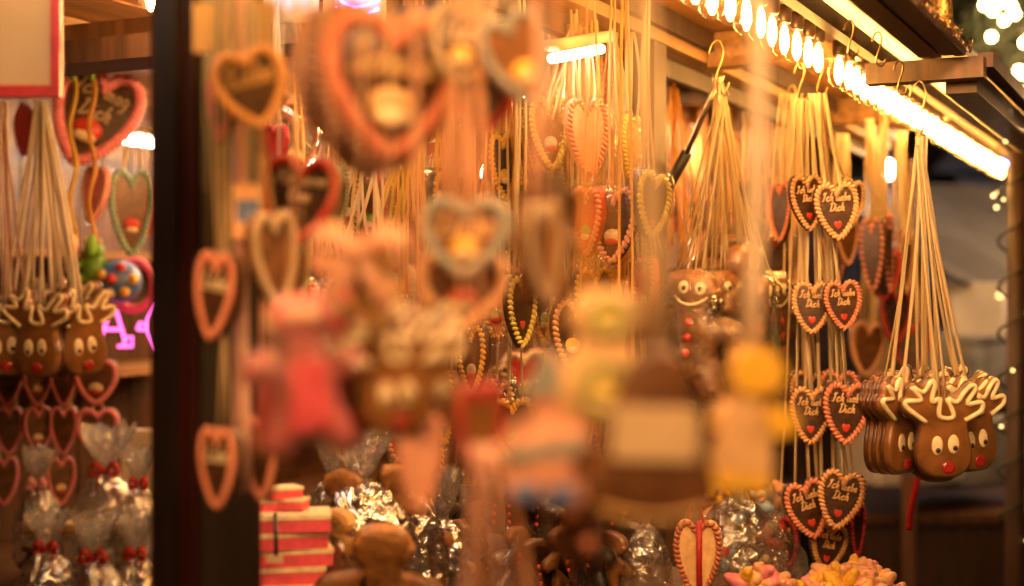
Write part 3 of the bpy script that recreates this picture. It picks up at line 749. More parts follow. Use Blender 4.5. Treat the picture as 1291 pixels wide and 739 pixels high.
# ------------------------------------------------------------------ middle bay, behind the blurred foreground
gW = 'wrapped hearts in the middle bay'
heart(556, 200, 3.0, 62, 96, 'red-brown wrapped heart with mint rim reading Ihr und', 'mint', pbr('red_icing_body', (.36, .10, .05), .4, .2, .2), ['Ihr', 'und'], -48, 0, 0, None, 'cream', at(556, -40, 3.0), .006, 4, .01, gW, 'heart', True)
heart(502, 250, 2.9, 56, 84, 'yellow rope-rimmed heart seen edge-on left of the mint-rimmed one', 'yellow', GINGER, None, 68, 0, 0, None, 'yellow', at(500, -40, 2.9), .006, 4, .01, gW)
heart(690, 168, 2.8, 66, 96, 'wrapped heart with lemon-yellow beaded rim under the short tube lamp', 'lemon', GINGER, None, 40, -6, 0, None, 'cream', at(700, 20, 2.8), .006, 4, .012, gW, 'cream', True)
heart(668, 172, 2.95, 56, 96, 'yellow-rimmed heart seen edge-on behind the lemon-rimmed one', 'yellow', GINGER, None, 62, -4, 0, None, 'cream', at(672, 20, 2.95), .006, 4, .012, gW, None, True)
heart(740, 174, 2.7, 62, 100, 'coral heart with thick twisted rim right of the lemon-rimmed one', 'coral', ICE['salmon'], None, 28, -4, 0, None, 'cream', at(735, 34, 2.7), .006, 4, .012, gW, None, True)
heart(795, 190, 2.8, 50, 90, 'narrow yellow-green heart beside the dark wooden post', 'lemon', ICE['tan'], None, 52, 0, 0, None, 'cream', at(795, 40, 2.8), .006, 4, .012, gW, None, True)
heart(740, 300, 2.85, 56, 76, 'wrapped heart with mint and yellow rim below the coral heart', 'olive', ICE['salmon'], None, -10, 0, 0, None, 'cream', at(735, 34, 2.85), .006, 4, .012, gW, None, True)
heart(590, 190, 3.1, 56, 84, 'deep red heart with pale frill right of the mint-rimmed heart', 'deepred', DARK, None, 45, 0, 0, None, 'orange', at(592, -40, 3.1), .006, 4, .01, gW, None, True)
heart(630, 195, 3.1, 56, 84, 'orange-rimmed wrapped heart hanging between two blurred straps', 'orange', ICE['tan'], None, -45, 0, 0, None, 'orange', at(630, -40, 3.1), .012, 6, .01, gW, None, True)
heart(348, 185, 2.3, 44, 56, 'small dark red heart above the red heart reading Für meine Oma', 'deepred', ICE['deepred'], None, -35, 0, 0, None, 'pale', at(350, -30, 2.3), .006, 2, .01, gW)
heart(336, 222, 2.6, 40, 64, 'yellow heart seen edge-on left of the red heart reading Für meine Oma', 'yellow', ICE['yellow'], None, 60, 0, 0, None, 'pale', at(338, -30, 2.6), .006, 2, .01, gW, None, True)
heart(418, 250, 2.2, 60, 90, 'grey-rimmed heart edge-on behind the red heart reading Für meine Oma', 'bluegrey', DARK, None, 60, 0, 0, None, 'rose', at(418, -30, 2.2), .006, 4, .012, gW)
gF = 'hearts packed in the depth of the middle bay'
bodies = [GINGER, ICE['salmon'], DARK, DARK, DARK, CHOC, ICE['red'], GINGER]
rows = [('highest', 110), ('second', 205), ('third', 300), ('fourth', 395), ('lowest', 490)]
for r_, (rn, y0) in enumerate(rows):
    for k in range(8):
        px = 268 + k * 68 + (r_ % 2) * 30 + rnd.uniform(-10, 10); py = y0 + rnd.uniform(-20, 20); D = rnd.uniform(3.2, 4.3)
        bc = rnd.choice(['orange', 'coral', 'yellow', 'cream', 'lemon', 'salmon', 'red', 'mint', 'pink'])
        heart(px, py, D, rnd.uniform(58, 76), rnd.uniform(76, 100), f'{bc}-rimmed heart deep in the middle bay, {words_[k]} in the {rn} row', bc, rnd.choice(bodies), None, rnd.uniform(-60, 60), rnd.uniform(-8, 8), 0, None,
              rnd.choice(['cream', 'pale', 'orange', 'yellow', 'salmon']), Vector((at(px, py, D).x, D, 2.2)), .005, 2, .012, gF, rnd.choice(['heart', 'heart', 'cream', 'yellow', None]), beads=30, wrap=rnd.random() < .6)
gN = 'ribbon bundles in the middle bay'
for k, (ax, ay, bx, by, D, mt, n_) in enumerate([(470, 150, 455, 300, 2.5, 'cream', 12), (520, 120, 510, 280, 2.8, 'yellow', 10), (640, 60, 640, 260, 2.9, 'orange', 12), (725, 30, 712, 150, 2.75, 'cream', 8), (770, 40, 790, 330, 2.9, 'cream', 14),
        (700, 200, 695, 420, 3.0, 'pale', 12), (560, 240, 548, 470, 2.7, 'salmon', 12), (410, 170, 398, 330, 2.6, 'pale', 12), (790, 260, 780, 560, 2.8, 'orange', 12), (850, 110, 855, 320, 3.5, 'orange', 10)]):
    p = at(ax, ay, D); t = thing('ribbon_bundle', f'{mt if mt != "pale" else "cream-pink"} ribbons bundled behind the blurred front hearts, {(words_ + ["ninth from the left", "beside the gas strut"])[k]}', 'ribbons', p, gN); m = MB()
    for j in range(n_): strands(m, at(bx + (j - n_ / 2) * 7 + rnd.uniform(-5, 5), by + rnd.uniform(-12, 12), D + rnd.uniform(-.06, .06)) - p, Vector((rnd.uniform(-.012, .012), rnd.uniform(-.01, .01), 0)), .006, 0, 1, seed=k * 31 + j)
    m.strip([(0, 0, -.02), (0, 0, 2.2 - p.z)], .008, (1, .2, 0)); obj('strands', m, RIB[mt], t)
ORD = 'first second third fourth fifth sixth seventh eighth ninth tenth eleventh twelfth thirteenth'.split()
gO = 'hearts in the front row of the middle bay'
for k in range(40):
    px = 440 + (k % 13) * 31 + rnd.uniform(-8, 8); py = (230, 400, 545, 545)[k // 13] + rnd.uniform(-45, 55); D = rnd.uniform(2.5, 3.1)
    bc = rnd.choice(['yellow', 'lemon', 'orange', 'coral', 'salmon', 'red', 'yellow', 'sand'])
    heart(px, py, D, rnd.uniform(58, 74), rnd.uniform(80, 104), f'{bc}-rimmed heart, {ORD[k % 13]} from the left in the {("upper", "middle", "lower", "extra lower")[k // 13]} front row of the middle bay', bc, rnd.choice([GINGER, DARK, DARK, ICE['salmon'], CHOC, ICE['red']]), None,
          rnd.choice([-1, 1]) * rnd.uniform(25, 72), rnd.uniform(-8, 8), 0, None, rnd.choice(['cream', 'orange', 'yellow', 'salmon']), Vector((at(px, py, D).x, D, 2.2)), .005, 2, .01, gO, rnd.choice(['heart', 'cream', 'yellow', 'green']), beads=34, wrap=rnd.random() < .85)
gJ = 'dark gingerbread figures heaped on the counter in the middle'
for k in range(14):
    px = 585 + (k % 7) * 31 + rnd.uniform(-6, 6); py = (655 if k < 7 else 712) + rnd.uniform(-14, 14); D = 2.75 - (.12 if k >= 7 else 0)
    figure('gingerbread_man', f'dark gingerbread figure heaped on the middle counter, {words_[k % 7]} in the {"back" if k < 7 else "front"} row', at(px, py, D), .13, MAN, [DARK, CHOC, CHOCD, GINGER][k % 4], MAN_D[3:], rnd.uniform(-50, 50), rnd.uniform(-25, 25), None, group=gJ, cat='gingerbread man', wrap=k % 3 == 0)
# purple LED ornaments at the very top
for px, lb in ((365, 'purple LED light at the top edge left of the big heart'), (450, 'purple LED light with several strips above the big heart')):
    c = at(px, 2, 2.3); t = thing('led_light', lb, 'lamp', c)
    for k in range(3 if px > 400 else 1):
        m = MB(); m.tube(cr([(-.035, 0, .02 - k * .014), (0, -.01, .004 - k * .014), (.035, 0, .016 - k * .014)], 4), .0022, 6); obj('led_strip', m, PURPLE, t)
    m = MB(); m.box((-.045, .012, -.03), (.045, .02, .05)); obj('backing', m, PANEL, t)

# ------------------------------------------------------------------ left bay
t = thing('hanging_sign', 'cream sign board with red-brown frame hanging at the top left', 'sign', at(30, 40, 2.0)); W_ = 100 * 2.0 / FPX
m = MB(); m.box((-W_, 0, -.075), (.038, .006, .15)); bd = obj('board', m, CREAMB, t, False)
m = MB()
for lo, hi in (((-W_, -.005, -.092), (.052, .011, -.076)), ((.039, -.005, -.0755), (.052, .011, .15))): m.box(lo, hi)
obj('frame', m, ICE['deepred'], t, False)
m = MB()
for x in (-.09, .02): m.tube([(x, .003, .15), (x, .003, .55)], .0015, 5)
obj('cord', m, RIB['beige'], t)
heart(118, 148, 3.7, 112, 132, 'large dark heart with pink rope rim and cherries hanging in the left bay', 'pink', DARK, ['Ich mag', 'Dich'], 10, 22, 0, .03, 'pale', at(125, 20, 3.7), .008, 2, .02, None, 'red', ice='beige', beads=56)
heart(165, 268, 3.9, 58, 110, 'mint-rimmed heart hanging on a pale ribbon beside the left post', 'mint', GINGER, None, 28, 0, 0, None, 'yellow', at(167, 160, 3.9), .008, 2, .015, None, 'red')
heart(186, 265, 3.95, 40, 66, 'small hot-pink heart half hidden by the left post', 'rose', ICE['rose'], None, 20, 0, 0, None, 'pale', at(185, 160, 3.95), .006, 2, .01)
heart(120, 246, 3.8, 44, 74, 'wrapped pink heart hanging in front of the shelf in the left bay', 'salmon', ICE['pink'], None, -30, 10, 0, None, 'pale', at(118, 120, 3.8), .006, 2, .01, None, None, True)
heart(36, 165, 3.9, 40, 66, 'dark red glittering heart behind the ribbons at the far left', 'deepred', ICE['deepred'], None, 15, 10, 0, None, 'pale', at(36, 90, 3.9), .006, 2, .01)
gL = 'reindeer cookies in the left bunches'
apl = [at(2, 128, 3.45), at(52, 128, 3.5)]
for i, (px, py, D, ya, ro, lb) in enumerate([(8, 418, 3.45, 8, 0, 'leftmost reindeer cookie of the left bunch, cut by the picture edge'), (50, 420, 3.42, -14, 2, 'reindeer cookie in the middle of the left bunch with both eyes showing'),
        (104, 418, 3.48, 46, -3, 'rightmost reindeer cookie of the left bunch, turned away'), (80, 424, 3.55, -50, 2, 'reindeer cookie seen edge-on between the middle and right ones of the left bunch'),
        (28, 415, 3.58, 30, 0, 'reindeer cookie behind the two at the far left'), (64, 404, 3.62, 5, 3, 'reindeer cookie at the back of the left bunch, antlers showing'), (94, 404, 3.62, -20, 0, 'reindeer cookie at the back right of the left bunch')]):
    for z in (0,):
        deer(at(px, py, D), 104 * 3.5 / FPX, lb, ya, ro, apl[0 if px < 25 else 1] + Vector((rnd.uniform(-.01, .01), 0, 0)), 'pale', .008, gL)
m = thing('ribbon_bundle', 'pale ribbons falling from the knot at the far left above the reindeer', 'ribbons', apl[1]); q = MB()
for k in range(9): strands(q, at(6 + k * 12, 372, 3.5) - apl[1], Vector((rnd.uniform(-.01, .01), 0, 0)), .008, 0, 1, seed=k + 90)
obj('strands', q, RIB['pale'], m)
m = thing('ribbon_bundle', 'pale ribbons at the left picture edge running down to the reindeer', 'ribbons', apl[0]); q = MB()
for k in range(6): strands(q, at(-30 + k * 12, 372, 3.45) - apl[0], Vector((rnd.uniform(-.01, .01), 0, 0)), .008, 0, 1, seed=k + 190)
obj('strands', q, RIB['rose'], m)
for px, mt, lb in ((92, 'yellow', 'yellow and orange twisted streamer hanging left of the pink-rimmed heart'), (116, 'orange', 'orange and green twisted streamer hanging over the pink-rimmed heart')):
    t = thing('streamer', lb, 'streamer', at(px, 200, 3.6))
    pts = [(math.sin(i * .7) * .008, math.cos(i * .7) * .008, .21 - i * .021) for i in range(21)]
    q = MB(); q.strip(pts, .012, (1, 0, 0)); obj('band', q, RIB[mt], t)
    q = MB(); q.ell((0, 0, -.22), (.014, .012, .03), None, 10, 6); obj('tip', q, ICE['green' if px > 100 else 'orange'], t)
    q = MB(); q.ell((0, 0, .21), (.008, .008, .014), None, 10, 6); obj('tip', q, ICE['green'], t)
# toys hanging from the left shelf
t = thing('toy_ball', 'dark blue ball with yellow and red stars on the shelf edge', 'toy ball', at(151, 355, 4.05)); r_ = .062
q = MB(); q.ell((0, 0, 0), (r_, r_, r_), None, 20, 14); obj('shell', q, ICE['blue'], t)
for k, (a, b2, c_) in enumerate([(-.7, .3, 'yellow'), (.3, .7, 'red'), (.5, -.5, 'yellow'), (-.3, -.6, 'cream'), (-.1, .1, 'red'), (.9, .1, 'yellow')]):
    p = Vector((math.sin(a) * math.cos(b2), -math.cos(a) * math.cos(b2), math.sin(b2))) * r_
    q = MB(); q.ell(p, (.016, .016, .016), None, 8, 6); obj('star', q, ICE[c_], t)
t = thing('toy_ring', 'pink and red ring toy right behind the blue ball', 'toy ring', at(169, 360, 4.15))
q = MB(); q.tube([(.06 * math.cos(i / 20 * 6.283), 0, .07 * math.sin(i / 20 * 6.283)) for i in range(20)], .014, 8, True); obj('ring', q, ICE['rose'], t)
t = thing('toy_frog', 'bright green plush frog toy hanging left of the blue ball', 'toy', at(119, 338, 4.05)); q = MB()
q.ell((0, 0, 0), (.034, .03, .04), None, 12, 8); q.ell((0, -.005, .05), (.03, .028, .026), None, 12, 8)
obj('body', q, ICE['green'], t)
for sx in (-1, 1):
    q = MB(); q.ell((sx * .016, -.02, .074), (.011, .011, .011), None, 8, 6); obj('eye', q, ICE['lemon'], t)
    q = MB(); q.tube([(sx * .02, 0, -.02), (sx * .05, -.02, -.04), (sx * .035, -.02, -.075)], [.012, .01, .008], 7); obj('leg', q, ICE['green'], t)
    q = MB(); q.tube([(sx * .02, 0, .02), (sx * .055, -.02, .0), (sx * .06, -.02, -.03)], [.01, .008, .007], 7); obj('arm', q, ICE['green'], t)
# pink neon letters
def neon(label, px, py, strokes, sz):
    t = thing('neon_letter', label, 'neon sign', at(px, py, 4.1))
    for l in strokes:
        q = MB(); q.tube([(x * sz, 0, z * sz) for x, z in l], .005, 7); obj('neon_tube', q, NEON, t)
neon('glowing pink neon letter A on the left bay wall', 142, 412, [[(-.5, -.6), (-.1, .6), (.15, .6), (.5, -.6)], [(-.35, -.1), (.35, -.1)], [(.2, -.75), (.75, -.75), (.75, -.4), (.45, -.4), (.45, -.7)], [(-.55, .85), (-.3, .8), (-.3, .65)]], .075)
neon('glowing pink neon piece half hidden by the left post', 188, 412, [[(.3, .9), (-.05, .3), (-.05, -.2), (.3, -.9)], [(-.45, -.1), (-.35, .15), (-.1, .1), (-.1, -.1), (-.45, -.1)]], .075)
# garland of pink hearts
gP = 'pink-rimmed hearts strung in the left bay'
for r_, (rn, y0, xs) in enumerate([('top', 482, (10, 46, 82, 122)), ('middle', 543, (12, 47, 82, 124)), ('bottom', 606, (6, 76))]):
    for k, px in enumerate(xs):
        heart(px, y0, 3.75, 38 if k < 3 else 56, 62 if k < 3 else 58, f'pink-rimmed heart strung in the left bay, {["leftmost", "second from left", "third from left", "widest"][k]} of the {rn} row', 'pink', GINGER, None, (8, 34, -6, 4)[k], 0, 0, .018, 'pale', at(px, y0 - 75, 3.75), .005, 2, .008, gP, 'cream' if k % 2 else None)

# cellophane bag: gathered neck, crumpled belly
def bag(px, py, D, w, h, label, seed, ribbon='red', fan=.32, depth=.7, group='cellophane bags', bow=True, mat=CELLO):
    q = random.Random(seed); W = w * D / FPX; H = h * D / FPX; t = thing('cellophane_bag', label, 'gift bag', at(px, py, D) - Vector((0, 0, H / 2)), group)
    m = MB(); n = 34; prof = [(.40, .0), (.5, .06), (.54, .2), (.52, .36), (.42, .50), (.24, .62), (.07, .68), (.14, .76), (.26, .88), (.34, 1.)]
    pp = cr(prof, 3); ph = [q.uniform(0, 6.28) for _ in range(8)]
    for i, p in enumerate(pp):
        r, z = max(p.x, .05), p.y
        for k in range(n):
            a = 2 * math.pi * (k + .5 * (i % 2)) / n
            am = .10 if z < .6 else .24
            f = 1 + am * (math.sin(a * 4 + ph[0] + z * 5) * .4 + math.sin(a * 7 + ph[1] - z * 9) * .35 + math.sin(a * 11 + ph[2] + z * 3) * .25) + q.uniform(-.05, .05)
            zz = z + (q.uniform(-.04, .05) if i == len(pp) - 1 else q.uniform(-.012, .012))
            m.v.append((math.cos(a) * r * f * W, math.sin(a) * r * f * W * depth, zz * H))
    for i in range(len(pp) - 1):
        for k in range(n):
            k2 = (k + 1) % n; a_, b_, c_, d_ = i * n + k, i * n + k2, (i + 1) * n + k2, (i + 1) * n + k
            m.f += [(a_, b_, d_), (b_, c_, d_)] if (i + k) % 2 else [(a_, b_, c_), (a_, c_, d_)]
    obj('film', m, mat, t, False)
    if bow:
        m = MB(); m.tube([(math.cos(i / 14 * 6.283) * .078 * W, math.sin(i / 14 * 6.283) * .07 * W * depth, .68 * H) for i in range(14)], .004, 6, True)
        for sx in (-1, 1):
            m.strip(cr([(0, -.08 * W, .68 * H), (sx * .12 * W, -.14 * W, .75 * H), (sx * .2 * W, -.12 * W, .68 * H), (sx * .08 * W, -.1 * W, .66 * H), (sx * .16 * W, -.13 * W, .5 * H)], 4), .014, (0, .3, 1))
        obj('bow', m, RIB[ribbon], t)
    return t
gbag = 'cellophane gift bags on the back table of the left bay'
bag(48, 640, 3.55, 60, 150, 'cellophane bag with pale gathered top standing below the strung hearts', 11, 'pink', group=gbag, mat=CELLOG)
bag(135, 628, 3.6, 92, 180, 'largest cellophane bag with a red bow in the left bay', 12, 'red', group=gbag, mat=CELLOG)
bag(176, 640, 3.5, 60, 150, 'cellophane bag with a red bow right beside the left post', 13, 'red', group=gbag, mat=CELLOG)
bag(60, 720, 3.3, 76, 150, 'cellophane bag filled with brown cookies at the lower left', 14, 'red', group=gbag, mat=CELLOG)
bag(120, 735, 3.3, 86, 170, 'cellophane bag with glinting film at the bottom of the left bay', 15, 'red', group=gbag, mat=CELLOG)
bag(172, 730, 3.35, 66, 160, 'cellophane bag with cookies tucked against the left post at the bottom', 16, 'red', group=gbag, mat=CELLOG)
gck = 'cookies inside the cellophane bags of the left bay'
for k, (px, py, ya) in enumerate([(46, 700, 10), (70, 728, -30), (112, 712, 20), (132, 730, -15), (165, 712, 35), (178, 728, 0), (52, 734, -8), (148, 668, 10), (125, 672, -20), (95, 735, 15)]):
    figure('gingerbread_man', f'gingerbread figure packed in cellophane in the left bay, {["first", "second", "third", "fourth", "fifth", "sixth", "seventh", "eighth", "ninth", "tenth"][k]} counting from the left bag', at(px, py, 3.38 if py > 690 else 3.6), .085, MAN, [GINGER, CHOC, ICE['tan']][k % 3], MAN_D[2:4], ya, rnd.uniform(-30, 30), None, group=gck, cat='gingerbread man')
t = thing('display_box', 'long golden gift tray with pale rim under the cellophane bags', 'tray', at(105, 668, 3.45)); q = MB(); q.bar(at(30, 668, 3.45) - t.location, at(186, 664, 3.55) - t.location, .10, .012); obj('tray', q, ICE['sand'], t)
q = MB(); q.bar(at(30, 662, 3.39) - t.location, at(186, 658, 3.49) - t.location, .006, .02); obj('rim', q, ICE['cream'], t)
t = thing('white_carton', 'plain pale carton standing on the back table next to the left post', 'carton', at(178, 582, 4.0)); q = MB(); q.box((-.05, -.02, -.09), (.05, .05, .08)); obj('box', q, PANEL, t, False)
q = MB(); q.box((-.052, -.022, .081), (.052, .052, .088)); obj('lid', q, PANEL, t, False)

# ------------------------------------------------------------------ goods on the counter, middle
gS = 'pink and white striped bars in the stack'
DB = 2.1; cx, cy = 359, 0; W_ = 104 * DB / FPX
def bar_(label, loc, w, d, h, yaw, group):
    t = thing('striped_bar', label, 'sweet', loc, group); e = Euler((0, 0, R(yaw)))
    m = MB(); m.box((-w / 2, -d / 2, -h / 2), (w / 2, d / 2, h * .22)); o = obj('lower_layer', m, ICE['rose'], t, False); o.rotation_euler = e
    m = MB(); m.box((-w / 2 - .001, -d / 2 - .001, h * .221), (w / 2 + .001, d / 2 + .001, h / 2)); o = obj('upper_layer', m, ICE['cream'], t, False); o.rotation_euler = e
nm = ['top', 'second', 'third', 'fourth', 'fifth', 'sixth', 'seventh', 'eighth', 'ninth', 'bottom']
for k in range(10):
    c = at(359, 655 + k * 22, DB)
    bar_(f'pink and white striped bar, {nm[k]} in the stack on the counter', c + Vector((rnd.uniform(-.005, .005), rnd.uniform(-.005, .005), 0)), W_ * rnd.uniform(.96, 1.03), .08, .0252, 12 + rnd.uniform(-6, 6), gS)
for k, (px, py, ya, lb) in enumerate([(340, 636, 20, 'left loose striped bar lying on top of the stack'), (365, 634, -12, 'middle loose striped bar lying on top of the stack'), (356, 620, 35, 'uppermost loose striped bar lying across the stack')]):
    bar_(lb, at(px, py, DB + .01), .05, .035, .016, ya, 'loose striped bars')
t = thing('string_label', 'dark string with a pale paper label tied round the striped bars', 'label', at(347, 690, DB - .06)); m = MB(); m.strip([(0, 0, .05), (.002, -.004, .0), (.001, -.002, -.02)], .006, (1, 0, 0)); obj('string', m, ICE['black'], t)
m = MB(); m.box((-.012, -.004, -.022), (.012, -.002, -.012)); obj('paper', m, PAPER, t, False)
gQ = 'cellophane bags on the counter'
bag(455, 650, 2.25, 150, 250, 'widest glinting cellophane bag with gingerbread in the middle of the counter', 21, 'cream', group=gQ, bow=False, mat=CELLOG)
bag(420, 640, 2.4, 90, 210, 'cellophane bag with twisted top between striped bars and widest bag', 22, 'cream', group=gQ, bow=False, mat=CELLOG)
bag(520, 660, 2.3, 80, 250, 'tall cellophane bag right of the widest glinting bag', 23, 'cream', group=gQ, bow=False, mat=CELLOG)
bag(560, 690, 2.5, 70, 200, 'cellophane bag at the right end of the glinting bags', 24, 'cream', group=gQ, bow=False, mat=CELLOG)
gG = 'gingerbread figures in the bags on the counter'
for k, (px, py, D, h, ya, ro, mt, lb) in enumerate([(478, 752, 2.0, 185, 6, 4, GOLDB, 'plain light brown gingerbread figure in front of the cellophane bags'), (440, 650, 2.25, 120, -12, -10, GOLDB, 'gingerbread figure leaning left inside the widest bag'),
        (490, 640, 2.27, 110, 20, 14, GOLDB, 'gingerbread figure leaning right inside the widest bag'), (425, 690, 2.2, 100, -30, 8, ICE['tan'], 'gingerbread figure low inside the twisted bag'),
        (525, 690, 2.3, 110, 12, -5, GOLDB, 'gingerbread figure inside the tall cellophane bag'), (560, 715, 2.5, 90, 0, 8, ICE['tan'], 'gingerbread figure inside the rightmost glinting bag')]):
    figure('gingerbread_man', lb, at(px, py, D), h * D / FPX, MAN, mt, [], ya, ro, None, group=gG, cat='gingerbread man', dome=.16, thk=.13)

# ------------------------------------------------------------------ goods on the counter, right
figw = heart(880, 705, 2.5, 62, 100, 'pale heart seen from its plain back with red ribbon hanging under the blurred cookies', 'terra', ICE['sand'], None, -14, 0, 0, None, 'red', at(872, 560, 2.5), .006, 2, .01)
m = MB(); m.strip([(0, 0, .07), (.0, 0, 0), (.001, 0, -.075)], .010, (1, 0, 0)); o = obj('ribbon_band', m, RIB['red'], figw); o.location = (0, -.015, 0)
gr = 'cellophane bags of sweets on the right'
bag(930, 660, 2.9, 110, 190, 'glinting bag of sweets behind the yellow iced figure', 31, 'red', group=gr, bow=False)
bag(975, 690, 3.0, 80, 150, 'bag of sweets below the rose-rimmed heart', 32, 'red', group=gr, bow=False)
bag(900, 630, 3.1, 70, 150, 'bag with red and blue sweets near the wooden post', 33, 'red', group=gr, bow=False)
bag(815, 690, 2.6, 60, 160, 'bag with green striped sweets left of the brown post', 34, 'red', group=gr, bow=False)
sw = {}
for c_ in ('orange', 'yellow', 'salmon', 'red', 'green', 'pink', 'cream', 'sky'):
    m = MB(); m.ell((0, 0, 0), (.013, .013, .020), None, 10, 7); m.ell((0, 0, .012), (.0095, .0095, .014), None, 10, 6); sw[c_] = m.mesh('sweet', ICE[c_])
def sweet(p, c_, label, group, sca=1.):
    o = link('sweet', sw[c_], None); o.location = p; o.scale = (sca,) * 3; o.rotation_euler = (rnd.uniform(-1.2, 1.2), rnd.uniform(-1.2, 1.2), rnd.uniform(0, 3)); tag(o, label, 'sweet', group)
for k in range(46):
    c_ = rnd.choice(['cream', 'cream', 'yellow', 'red', 'sky', 'orange', 'cream', 'salmon'])
    px, py = rnd.uniform(885, 985), rnd.uniform(610, 735)
    sweet(at(px, py, 2.98 + rnd.uniform(-.03, .05)), c_, f'{c_ if c_ != "sky" else "pale blue"} sweet in the glinting bags on the right of the counter', f'{c_} sweets in the bags')
for k in range(74):
    c_ = rnd.choice(['orange', 'orange', 'salmon', 'salmon', 'pink', 'yellow'])
    a, rr = rnd.uniform(0, 6.28), math.sqrt(rnd.random()); x = math.cos(a) * rr; y = math.sin(a) * rr
    p = at(1070, 758, 2.78) + Vector((x * .115, y * .09, .065 * (1 - rr ** 2) - .004 + rnd.uniform(-.006, .006)))
    sweet(p, c_, f'{c_} foam sweet in the heap under the column of small hearts', f'{c_} foam sweets in the heap', 1.1)
for k in range(16):
    c_ = rnd.choice(['orange', 'yellow', 'salmon', 'pink'])
    sweet(at(rnd.uniform(925, 1000), rnd.uniform(722, 748), 2.75), c_, f'{c_} sweet in the small heap left of the orange foam sweets', f'{c_} sweets in the small heap', 1.2)
t = thing('sweets_tray', 'dark tray under the heap of orange foam sweets', 'tray', at(1070, 758, 2.78) - Vector((0, 0, .03))); m = MB(); m.lathe([(.06, -.12), (.13, -.01), (.135, 0), (.125, 0), (.10, -.02)], n=20); obj('bowl', m, WOODM, t)
# riser blocks the bags stand on
for k, (s0, t0, hz, lb) in enumerate([(2.0, .05, 1.06, 'dark wooden riser on the counter under the middle bags'), (3.0, -.15, 1.03, 'dark wooden riser on the counter under the right bags')]):
    t = thing('display_riser', lb, 'riser', S(s0, t0, .941)); t.rotation_euler = (0, 0, SA)
    m = MB(); m.box((-.35, -.18, hz - .965), (.35, .18, hz - .945)); obj('top_board', m, WOODM, t, False)
    m = MB(); m.box((-.34, -.17, 0), (-.32, .17, hz - .966)); obj('leg_board', m, WOODM, t, False)
    m = MB(); m.box((.32, -.17, 0), (.34, .17, hz - .966)); obj('leg_board', m, WOODM, t, False)

# ------------------------------------------------------------------ blurred foreground, hanging from rods above the picture
RODZ = 2.03
for k, tt in enumerate((-.50, -.40, -.30, -.18, -.05)):
    t = thing('hanging_rod', f'steel rod carrying the front hearts, {words_[k]} as seen from the street', 'rod', S(0, tt, RODZ)); m = MB(); m.tube([UV * .35, UV * 2.1], .006, 8); obj('bar', m, METAL, t)
def upto(px, py, D, dx=0):
    p = at(px + dx, py, D); return Vector((p.x, p.y, RODZ))
gE = 'blurred hearts at the front left'
heart(318, 113, 1.45, 98, 104, 'orange-rimmed shiny heart tilted to the left at the top beside the post', 'orange', DARK, ['Liebe'], 12, -16, 0, None, 'pale', upto(318, 113, 1.45), .0032, 2, .02, gE, None, False, ice='sand')
heart(284, 128, 1.52, 66, 104, 'rose-rimmed heart turned away behind the shiny orange-rimmed heart', 'rose', DARK, None, -48, 4, 0, None, 'beige', upto(292, 128, 1.52), .0032, 2, .02, gE)
heart(379, 254, 1.68, 108, 114, 'red-rimmed heart reading Für meine Oma left of the pink figures', 'red', DARK, ['Für meine', 'Oma'], -14, 8, 0, None, 'pale', upto(376, 250, 1.72), .0032, 2, .022, gE, None)
heart(277, 374, 1.5, 78, 112, 'coral-rimmed heart turned away hanging below the shiny orange-rimmed one', 'coral', DARK, ['Liebe'], -40, 8, 0, .014, 'beige', upto(284, 374, 1.5), .0032, 2, .024, gE)
heart(342, 328, 1.5, 92, 124, 'beige-rimmed heart seen nearly edge-on below the red-rimmed heart', 'beige', GINGER, None, 62, -6, 0, None, 'beige', upto(314, 320, 1.52), .0032, 2, .02, gE)
heart(362, 345, 1.9, 80, 110, 'olive-rimmed heart seen nearly edge-on right behind the beige-rimmed one', 'olive', GINGER, None, 62, -6, 0, None, 'pale', upto(362, 345, 1.9), .0032, 2, .02, gE)
heart(280, 590, 1.5, 66, 104, 'coral-rimmed dark heart low down beside the black side of the post', 'coral', DARK, ['Liebe'], -36, 0, 0, .014, 'olive' if False else 'beige', upto(282, 590, 1.5), .0032, 2, .028, gE)
heart(332, 578, 1.55, 74, 108, 'narrow coral-rimmed heart low down, right neighbour of the one beside the post', 'coral', DARK, None, -44, -4, 0, None, 'salmon', upto(318, 578, 1.55), .0032, 2, .02, gE)
for px, py, D, lb in ((258, 40, 1.5, 'pale folded paper tag at the top left of the shiny heart'), (333, 38, 1.5, 'pale paper tag hanging above the shiny orange-rimmed heart')):
    t = thing('paper_tag', lb, 'tag', at(px, py, D)); m = MB(); m.box((-.012, 0, -.022), (.012, .0012, .03)); obj('sheet', m, PAPER, t, False); m = MB(); m.strip([(0, 0, .03), (.002, 0, .2)], .004, (1, 0, 0)); obj('ribbon', m, RIB['pale'], t)
t = thing('paper_tag', 'small orange and blue tag on the ribbon left of the red-rimmed heart', 'tag', at(313, 266, 1.5)); m = MB(); m.box((-.016, 0, -.028), (.016, .0012, .028)); o = obj('sheet', m, ICE['orange'], t, False)
m = MB(); m.box((-.012, -.0012, -.012), (.012, -.0002, .012)); obj('print', m, ICE['blue'], t, False)
m = MB(); m.strip([(0, 0, .028), (.002, 0, .44)], .004, (1, 0, 0)); obj('ribbon', m, RIB['pale'], t)

